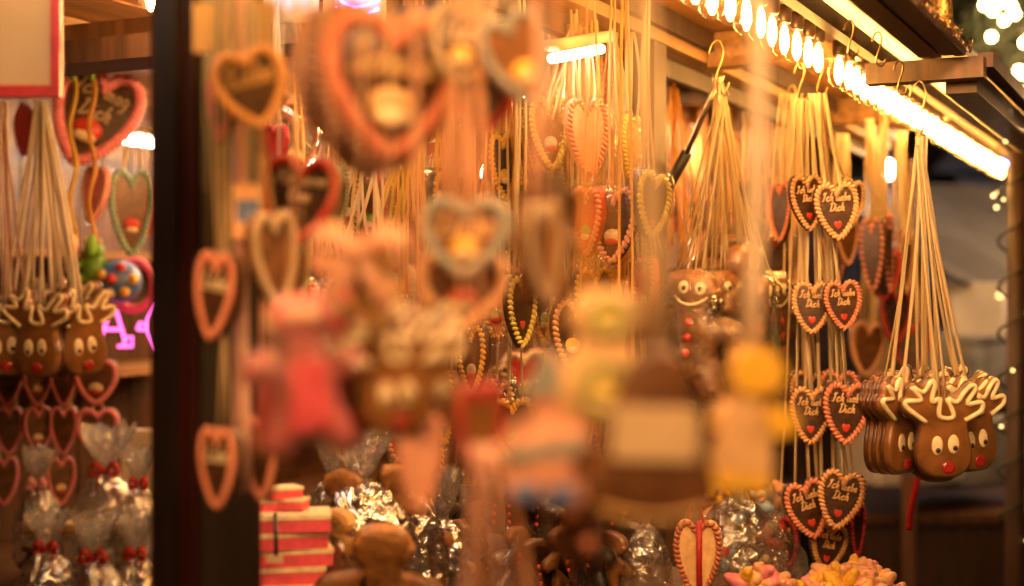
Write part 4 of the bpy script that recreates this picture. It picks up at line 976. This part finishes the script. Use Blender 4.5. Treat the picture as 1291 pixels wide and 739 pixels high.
gR = 'blurred hearts at the front in the middle'
heart(474, 116, 1.34, 188, 186, 'big thick heart with coral rim and frilled side reading Schatzi', 'terra', CHOCD, ['Schatzi'], 28, 2, 0, .072, 'salmon', upto(480, 100, 1.36), .005, 2, .02, gR, 'straw', ruffle='mauve', ice='straw', beads=52)
heart(582, 58, 1.30, 88, 104, 'dark heart with beige rim and yellow icing right of the big heart', 'beige', DARK, ['Liebe'], 8, 6, 0, None, 'salmon', upto(582, 58, 1.30), .003, 2, .02, gR, 'yellow')
heart(652, 76, 1.27, 96, 122, 'blue-grey-rimmed shiny heart tilted beside the beige-rimmed dark heart', 'bluegrey', CHOC, None, 22, -24, 0, None, 'pale', upto(652, 76, 1.27), .003, 2, .02, gR, 'yellow', False)
heart(612, 122, 1.32, 90, 92, 'dark red heart hanging behind the beige-rimmed and blue-grey-rimmed hearts', 'deepred', DARK, None, -10, 0, 0, None, 'salmon', upto(612, 122, 1.32), .003, 2, .02, gR)
heart(587, 300, 1.3, 116, 104, 'grey-beige-rimmed heart with yellow icing in the very middle', 'bluegrey', GINGER, ['Liebe'], -6, 2, 0, None, 'salmon', upto(598, 300, 1.3), .009, 4, .018, gR, 'yellow', ice='sand')
heart(582, 366, 1.36, 118, 100, 'orange-rimmed heart with red centre just below the grey-beige-rimmed one', 'orange', GINGER, None, 6, 0, 0, None, 'salmon', upto(586, 366, 1.36), .006, 2, .03, gR, 'red')
heart(682, 318, 1.15, 90, 128, 'beige-rimmed heart seen nearly edge-on under the dark hat', 'beige', GINGER, None, 58, -6, 0, None, 'salmon', upto(662, 300, 1.15), .005, 2, .018, gR)
heart(600, 545, 1.12, 92, 130, 'dark red-brown heart turned away below the middle hearts', 'deepred', CHOC, None, 52, 0, 0, None, 'salmon', upto(598, 540, 1.12), .003, 2, .026, gR)
heart(528, 585, 1.2, 74, 124, 'salmon heart turned away low in the middle in front of the cellophane', 'salmon', ICE['salmon'], None, 50, 6, 0, None, 'salmon', upto(528, 585, 1.1), .003, 2, .02, gR)
figure('hat_figure', 'gingerbread figure with a black top hat in the middle of the blurred hearts', at(688, 300, 1.2), .107, HATH, GINGER, [('hat', 'plate', 'black', [(-.17, .80), (.17, .80), (.17, 1.03), (-.17, 1.03)]), ('eye', 'dot', 'cream', (-.06, .73, .03, .03)), ('eye', 'dot', 'cream', (.06, .73, .03, .03)), ('button', 'dot', 'red', (0, .45, .03, .03))],
       -10, 4, upto(690, 300, 1.2), 'salmon', .0025, 1, cat='gingerbread figure')
gX = 'reindeer cookies in the blurred front bunch'
for i, (px, py, D, ya, lb) in enumerate([(452, 468, 1.22, -30, 'left reindeer cookie of the blurred bunch in the middle'), (500, 470, 1.18, 12, 'front reindeer cookie of the blurred bunch in the middle'), (540, 470, 1.26, 50, 'right reindeer cookie of the blurred bunch, nearly edge-on'),
        (475, 455, 1.32, -10, 'reindeer cookie at the back left of the blurred bunch'), (522, 452, 1.32, 25, 'reindeer cookie at the back right of the blurred bunch')]):
    deer(at(px, py, D), 150 * D / FPX, lb, ya, rnd.uniform(-4, 4), Vector((at(492, 200, 1.28).x, 1.28, RODZ)), 'beige', .001, gX, 1)
figure('gingerbread_man', 'plain tan gingerbread man hanging above the blurred reindeer bunch', at(470, 362, 1.15), .063, MAN, ICE['tan'], [], -20, 20, upto(470, 350, 1.15), 'salmon', .001, 1, cat='gingerbread man')
gK = 'pink iced figures at the front left'
PK = [('apron', 'plate', 'rose', [(-.18, .12), (.18, .12), (.13, .58), (-.13, .58)]), ('eye', 'dot', 'cream', (-.07, .86, .04, .04)), ('eye', 'dot', 'cream', (.07, .86, .04, .04)), ('button', 'dot', 'red', (0, .62, .035, .035))]
for i, (px, py, D, ya, ro, mt, lb) in enumerate([(385, 470, 1.16, 14, -4, 'pink', 'pink iced gingerbread figure in front of the blurred reindeer, with rose apron'), (358, 480, 1.22, -46, 2, 'salmon', 'salmon iced figure turned away at the left of the pink figures'),
                                          (420, 462, 1.22, 50, 6, 'rose', 'rose iced figure turned away at the right of the pink figures')]):
    figure('iced_figure', lb, at(px, py, D), 200 * D / FPX, MAN, ICE[mt], PK, ya, ro, upto(402, 470, D), 'salmon', .0014, 1, gK, 'gingerbread figure', W=.85 * 200 * D / FPX, wrap=i == 0)
t = thing('ribbon_bow', 'large salmon ribbon bow above the pink iced figures', 'bow', at(452, 318, 1.14)); m = MB()
for sx in (-1, 1):
    m.strip(cr([(0, 0, 0), (sx * .018, -.012, .014), (sx * .036, -.008, .008), (sx * .036, .006, -.008), (sx * .016, .008, -.010), (0, 0, 0)], 5), .022, (0, .6, 1))
    m.strip(cr([(0, 0, 0), (sx * .012, -.006, -.02), (sx * .024, -.002, -.042)], 5), .016, (1, .3, 0))
obj('loops', m, RIB['salmon'], t); m = MB(); m.ell((0, -.006, 0), (.008, .008, .010)); obj('knot', m, RIB['salmon'], t); m = MB(); m.strip([(0, 0, 0), (.002, 0, .2), (0, 0, .405)], .0014, (1, 0, 0)); obj('ribbon', m, RIB['salmon'], t)
figure('gnome_figure', 'gnome cookie with salmon beard, blue hat and blue boots', at(690, 535, 1.0), .110, GNOMEH, ICE['salmon'], [('hat', 'plate', 'bluegrey', [(-.17, .68), (.17, .68), (.02, 1.0), (-.02, 1.0)]), ('belt', 'plate', 'bluegrey', [(-.26, .34), (.25, .44), (.25, .34), (-.24, .24)]), ('boot', 'plate', 'blue', [(-.2, .02), (-.03, .02), (-.03, .12), (-.2, .12)]), ('boot', 'plate', 'blue', [(.03, .02), (.2, .02), (.2, .12), (.03, .12)]), ('nose', 'dot', 'coral', (0, .62, .05, .045))],
       -8, 2, upto(690, 520, 1.0), 'orange', .0025, 1, cat='gnome cookie')
figure('snowman_cookie', 'yellow iced snowman cookie with green wreaths left of the brown tagged cookie', at(760, 452, 1.0), .098, RINGH, ICE['sand'], [('wreath', 'ring', 'olive', (0, .80, .13, .045)), ('wreath', 'ring', 'olive', (0, .30, .17, .05)), ('belly', 'dot', 'lemon', (0, .3, .09, .09)), ('face', 'dot', 'lemon', (0, .8, .08, .08))],
       14, 3, upto(765, 440, 1.0), 'orange', .003, 1, cat='snowman cookie')
figure('bell_cookie', 'large brown bell cookie with a cream price label at the front', at(823, 548, .95), .119, BELLH, GINGER, [('price_label', 'plate', 'paper', [(-.24, .36), (.24, .36), (.24, .66), (-.24, .66)]), ('rim', 'line', 'tan', ([(-.3, .1), (-.1, .05), (.1, .05), (.3, .1)], .02))],
       4, 2, upto(775, 540, .95), 'beige', .005, 4, cat='bell cookie', dome=.1)
figure('iced_figure', 'yellow-haired iced figure with tan dress and yellow hem near the gingerbread men', at(938, 528, 1.07), .107, HATH, ICE['tan'], [('hair', 'plate', 'yellow', oval(.04, .84, .2, .17)), ('sleeve', 'plate', 'yellow', oval(.21, .5, .16, .11)), ('hem', 'plate', 'yellow', oval(-.01, .07, .26, .075)), ('dress', 'plate', 'sand', [(-.25, .15), (-.1, .12), (.2, .12), (.22, .2), (.15, .5), (.08, .62), (-.1, .63), (-.17, .5)]), ('flower', 'dot', 'coral', (-.1, .36, .05, .05))],
       10, 6, upto(939, 500, 1.07), 'pale', .013, 1, cat='gingerbread figure')
figure('bell_cookie', 'dark cookie hanging low behind the bell cookie with salmon icing', at(735, 660, 1.05), .065, BELLH, CHOCD, [('icing_spot', 'dot', 'salmon', (-.1, .6, .1, .08)), ('icing_spot', 'dot', 'coral', (.12, .3, .08, .08))], -20, 10, upto(735, 650, 1.05), 'orange', .006, 2, cat='bell cookie')
gT = 'single ribbons in the blurred front'
for k, (px, y1, D, mt, w, lb) in enumerate([(305, 620, 1.53, 'rose', .010, 'rose ribbon running down beside the striped bars')]):
    p = at(px, y1, D); t = thing('hanging_ribbon', lb, 'ribbon', p, gT); m = MB(); strands(m, Vector((0, 0, 0)), Vector((0, 0, RODZ - p.z)), w, .012, 2, seed=k + 40); obj('strands', m, RIB[mt], t)
for k in range(6):
    px = 575 + k * 22; D = 1.02 + .02 * (k % 3); p = at(px, 790, D); top = at(615 + (k - 3) * 6, 560, D)
    t = thing('hanging_ribbon', f'salmon ribbon of the tassel at the bottom middle, {words_[k]}', 'ribbon', p, 'ribbons of the salmon tassel'); m = MB(); strands(m, Vector((0, 0, 0)), top - p, .005, 0, 1, seed=k + 60); obj('strands', m, RIB['salmon' if k % 3 else 'rose'], t)

# ------------------------------------------------------------------ the market street beyond
def lit(c, r, mat): m = MB(); m.ell(c, (r, r, r), None, 8, 6); return m
t = thing('prop_post', 'slim brown prop post at the right wound with a light garland', 'post', Vector((1.42, 4.05, 0))); m = MB(); m.tube([(0, 0, 0), (.012, 0, 1.0), (.02, 0, 2.0)], .026, 10); obj('pole', m, WOODD, t)
t = thing('fairy_garland', 'garland of small golden fairy lights wound round the prop post', 'garland', Vector((1.42, 4.0, 0)))
m = MB(); hel = [(.035 * math.cos(i * .55), .035 * math.sin(i * .55) + .05, .9 + i * .0115) for i in range(100)]; m.tube(hel, .004, 5); obj('cable', m, FIR, t)
for i in range(0, 100, 14):
    m = lit(Vector(hel[i]) + Vector((0, -.03, 0)), .0042, FAIRY); obj('lamp', m, FAIRY, t)
for k in range(14):
    px, py = rnd.uniform(1246, 1288), rnd.uniform(195, 268); p = at(px, py, 4.2); m = lit(p - t.location, .006, FAIRY); obj('lamp', m, FAIRY, t)
m = lit(at(1266, 205, 4.2) - t.location, .014, FAIRYB); obj('lamp', m, FAIRYB, t)
t = thing('fir_wreath', 'fir wreath full of bright lamps hanging at the upper right', 'wreath', at(1268, 55, 6.0)); m = MB()
for i in range(900):
    a = rnd.uniform(0, 6.28); rr = rnd.gauss(.16, .06); p = Vector((math.cos(a) * rr, rnd.gauss(0, .06), math.sin(a) * rr)); d = Vector((rnd.gauss(0, 1), rnd.gauss(0, 1), rnd.gauss(0, 1))).normalized() * .03
    m.bar(p - d, p + d, .006, .003)
obj('needles', m, FIR, t)
for k in range(18):
    a = rnd.uniform(0, 6.28); rr = rnd.gauss(.13, .06); m = lit((math.cos(a) * rr, -.09, math.sin(a) * rr), .018, FAIRYW); obj('lamp', m, FAIRYW, t)
t = thing('red_ribbon', 'red ribbon tail hanging under the fir wreath', 'ribbon', at(1246, 70, 5.9)); m = MB(); m.strip(cr([(0, 0, 0), (.01, -.02, -.1), (-.01, 0, -.2), (0, 0, -.25)], 4), .07, (1, .3, 0)); obj('band', m, RIB['red'], t)
t = thing('red_ribbon', 'red ribbon hanging down below the right reindeer bunch', 'ribbon', at(1157, 585, 3.1)); m = MB(); m.strip(cr([(.01, 0, .06), (.004, -.01, 0), (-.004, .0, -.05), (-.014, .004, -.10), (-.02, 0, -.145)], 4), .018, (1, .5, 0)); obj('band', m, RIB['red'], t)
m = MB(); m.strip(cr([(.01, 0, .06), (.012, 0, .4)], 2), .004, (1, 0, 0)); obj('cord', m, RIB['red'], t)
def stall(label, px, D, w, hwall, roofmat, yaw):
    b = at(px, 369, D); t = thing('far_stall', label, 'market stall', Vector((b.x, b.y, 0))); t.rotation_euler = (0, 0, R(yaw))
    m = MB(); m.box((-w / 2, 0, 0), (w / 2, .05, hwall)); obj('back_wall', m, WOODM, t, False)
    m = MB(); m.box((-w / 2, -1.2, 0), (w / 2, -1.1, 1.0)); obj('counter', m, WOODD, t, False)
    m = MB(); n = 12
    for i in range(n + 1):
        f = i / n
        for yy, zz in ((-1.6, hwall - .35 + .03 * math.cos(f * 40)), (-.4, hwall + .25), (.2, hwall + .05)): m.v.append(((f - .5) * (w + .3), yy, zz))
    for i in range(n):
        for j in range(2): m.f.append((i * 3 + j, i * 3 + j + 1, i * 3 + 4 + j, i * 3 + 3 + j))
    k = len(m.v)
    m.v += [(x, y, z + .02) for x, y, z in m.v[:k]]; m.f += [tuple(v + k for v in reversed(f)) for f in m.f[:]]
    obj('canopy', m, roofmat, t, False)
    for sx in (-1, 1):
        m = MB(); m.tube([(sx * w / 2, -1.15, 1.0), (sx * w / 2, -1.15, hwall - .1)], .04, 8); obj('post', m, WOODD, t)
    m = MB(); m.box((-w / 2 + .1, -.9, hwall - .12), (w / 2 - .1, -.87, hwall - .10)); obj('lamp_strip', m, STRIP, t, False)
    return t
STRIP = emit('stall_lamp', (.62, .80, 1), 16)
stall('far market stall with pale canopy across the lane behind the right reindeer', 1195, 9.0, 2.4, 1.98, TARP, 24)
stall('farther dark stall at the right behind the prop post', 1420, 12.5, 3.2, 2.6, CRATE, 10)
stall('distant stall whose lamps glow between the hanging hearts', 1120, 15, 3.5, 2.6, TARP, 30)
ggd = 'goods on the counter of the far stall'
for k in range(30):
    r_, c_ = divmod(k, 10); p = at(1098 + c_ * 19 + rnd.uniform(-5, 5), (520, 440, 350)[r_] + rnd.uniform(-12, 12), 8.0 + rnd.uniform(-.3, .2)); t = thing('goods_box', 'small box of goods stacked in the stall across the lane, out of focus', 'box', p, ggd); t.rotation_euler = (0, 0, rnd.uniform(-.5, .5))
    h_ = rnd.uniform(.10, .17); m = MB(); m.box((-.06, -.06, -h_), (.06, .06, h_)); obj('carton', m, rnd.choice([CRATE, PALEP, WOODM, WALLG, ICE['bluegrey'], ICE['beige'], WOODD]), t, False); m = MB(); m.box((-.062, -.062, h_ + .001), (.062, .062, h_ + .03)); obj('lid', m, rnd.choice([PALEP, CRATE, WOODL]), t, False)
gcr = 'grey crates stacked in the lane'
for k, (px, py, D, w, h, mt, lb) in enumerate([(1135, 560, 6.0, .42, .30, PALEP, 'pale crate under the right reindeer, lowest of the crates'), (1215, 570, 6.4, .5, .26, CRATE, 'blue-grey crate right of the pale crate in the lane'), (1210, 470, 6.6, .44, .3, CRATE, 'grey crate on top of the blue-grey crate'), (1240, 400, 7.2, .36, .3, PALEP, 'small pale crate high on the pile near the prop post')]):
    c = at(px, py, D); t = thing('crate', lb, 'crate', c, gcr); t.rotation_euler = (0, 0, .4 + k * .2)
    m = MB(); m.box((-w / 2, -w / 3, -h / 2), (w / 2, w / 3, -h / 2 + .02))
    for s_, y_ in ((-1, 0), (1, 0)): m.box((s_ * w / 2 - .012, -w / 3 + .013, -h / 2 + .021), (s_ * w / 2 + .012, w / 3 - .013, h / 2))
    for y_ in (-1, 1): m.box((-w / 2, y_ * w / 3 - .012, -h / 2 + .021), (w / 2, y_ * w / 3 + .012, h / 2))
    obj('walls', m, mt, t, False)
    m = MB(); m.box((-w / 2 - .01, -w / 3 - .02, h / 2 + .001), (w / 2 + .01, w / 3 + .02, h / 2 + .025)); obj('rim', m, mt, t, False)
t = thing('barrel_table', 'dark wooden stand carrying the crates in the lane', 'table', at(1200, 620, 6.6) * 1); t.location.z = 0; m = MB(); m.box((-.65, -.5, 0), (.65, .5, .62)); obj('box', m, WOODD, t, False); m = MB(); m.box((-.7, -.55, .621), (.7, .55, .66)); obj('top', m, WOODM, t, False)
added_festoon('string of bulbs added to light the lane, strung near the fir wreath', Vector((1.75, 5.0, 2.55)), Vector((4.2, 8.4, 2.7)), 16, .06, 1.6)  # added to brighten the lane and the crates
gl2 = 'small warm lamps across the lane'
for k in range(18):
    px, py = rnd.uniform(1085, 1290), rnd.choice([rnd.uniform(190, 440), rnd.uniform(280, 700)]); D = rnd.uniform(6, 11)
    t = thing('lane_lamp', 'small round warm lamp glowing in the lane behind the stall', 'lamp', at(px, py, D), gl2); m = lit((0, 0, 0), .013 * D / 7, FAIRY); obj('globe', m, FAIRY, t)
    m = MB(); m.tube([(0, 0, .008), (0, 0, .05)], .004, 5); obj('cap', m, BLACK, t)
t = thing('lane_lamp', 'large white round lamp glowing between the ribbon bunches', 'lamp', at(1118, 214, 8.0)); m = lit((0, 0, 0), .05, TUBE); obj('globe', m, TUBE, t); m = MB(); m.tube([(0, 0, .05), (0, 0, .5)], .01, 6); obj('cap', m, BLACK, t)
# houses closing the lane
for k, (x, y, w, h, lb) in enumerate([(7, 24, 12, 11, 'dark town house with few lit windows at the end of the lane'), (-8, 30, 14, 12, 'dark town house behind the market stall'), (19, 26, 9, 10, 'dark town house at the far right of the lane')]):
    t = thing('town_house', lb, 'house', (x, y, 0)); m = MB(); m.box((-w / 2, 0, 0), (w / 2, 6, h)); obj('wall', m, WALLG, t, False)
    m = MB(); m.v += [(-w / 2 - .3, -.3, h + .004), (w / 2 + .3, -.3, h + .004), (w / 2 + .3, 6.3, h + .004), (-w / 2 - .3, 6.3, h + .004), (-w / 2, 3, h + 3), (w / 2, 3, h + 3)]; m.f += [(0, 1, 5, 4), (2, 3, 4, 5), (1, 2, 5), (3, 0, 4), (3, 2, 1, 0)]; obj('roof', m, WOODD, t, False)
    for i in range(4):
        for j in range(3):
            x0 = -w / 2 + (i + .5) * w / 4; z0 = 1.5 + j * 3
            m = MB(); m.box((x0 - .55, -.05, z0), (x0 + .55, -.004, z0 + 1.5)); f = obj('window', m, PANEL, t, False)
            m = MB(); m.box((x0 - .47, -.06, z0 + .08), (x0 + .47, -.051, z0 + 1.42)); obj('pane', m, WINDOW if rnd.random() < .25 else BLACK, f, False)
# fir tree at the far right
t = thing('fir_tree', 'dark fir tree behind the bright wreath at the upper right', 'fir tree', (4.6, 9.5, 0)); m = MB(); m.tube([(0, 0, 0), (0, 0, 5)], [.12, .02], 8); obj('trunk', m, BARK, t)
m = MB()
for i in range(6000):
    z = rnd.uniform(.5, 5); rr = (5.1 - z) * .33 * math.sqrt(rnd.random()); a = rnd.uniform(0, 6.28); p = Vector((math.cos(a) * rr, math.sin(a) * rr, z - rr * .3)); d = Vector((math.cos(a), math.sin(a), rnd.uniform(-.6, .2))) * .07
    m.bar(p - d, p + d, .02, .006)
obj('crown', m, FIR, t)

# ------------------------------------------------------------------ night sky, moon, camera
w = bpy.data.worlds.new('World'); sc.world = w; w.use_nodes = True; nt = w.node_tree; bg = nt.nodes['Background']
sky = nt.nodes.new('ShaderNodeTexSky'); sky.sky_type = 'NISHITA'; sky.sun_disc = False; sky.sun_elevation = R(25); sky.sun_rotation = R(140)
nt.links.new(sky.outputs['Color'], bg.inputs['Color']); bg.inputs['Strength'].default_value = .0012
L = bpy.data.lights.new('moon', 'SUN'); L.energy = .01; L.angle = R(.5); L.color = (1, .95, .88); lo = bpy.data.objects.new('moon', L); COL.objects.link(lo); lo.rotation_euler = (R(65), 0, R(140))
cam = bpy.data.cameras.new('Camera'); co = bpy.data.objects.new('Camera', cam); COL.objects.link(co)
co.location = (0, 0, CAMZ); co.rotation_euler = (R(90), 0, 0); cam.lens = 50; cam.sensor_width = 36; cam.clip_start = .05; cam.clip_end = 300
cam.dof.use_dof = True; cam.dof.focus_distance = 2.62; cam.dof.aperture_fstop = 1.7
sc.camera = co
vs = sc.view_settings; vs.view_transform = 'Standard'; vs.look = 'None'; vs.exposure = .32; vs.gamma = 1; vs.use_curve_mapping = False
sc.render.engine = 'CYCLES'; cy = sc.cycles; cy.use_denoising = True
try: cy.denoiser = 'OPENIMAGEDENOISE'
except Exception: pass
cy.max_bounces = 7; cy.diffuse_bounces = 3; cy.glossy_bounces = 3; cy.transmission_bounces = 4; cy.transparent_max_bounces = 20
cy.sample_clamp_indirect = 6; cy.sample_clamp_direct = 0; cy.caustics_reflective = False; cy.caustics_refractive = False

for o in sc.objects:
    if 'label' in o and len(o['label'].split()) > 16: print('LONG', len(o['label'].split()), o['label'])
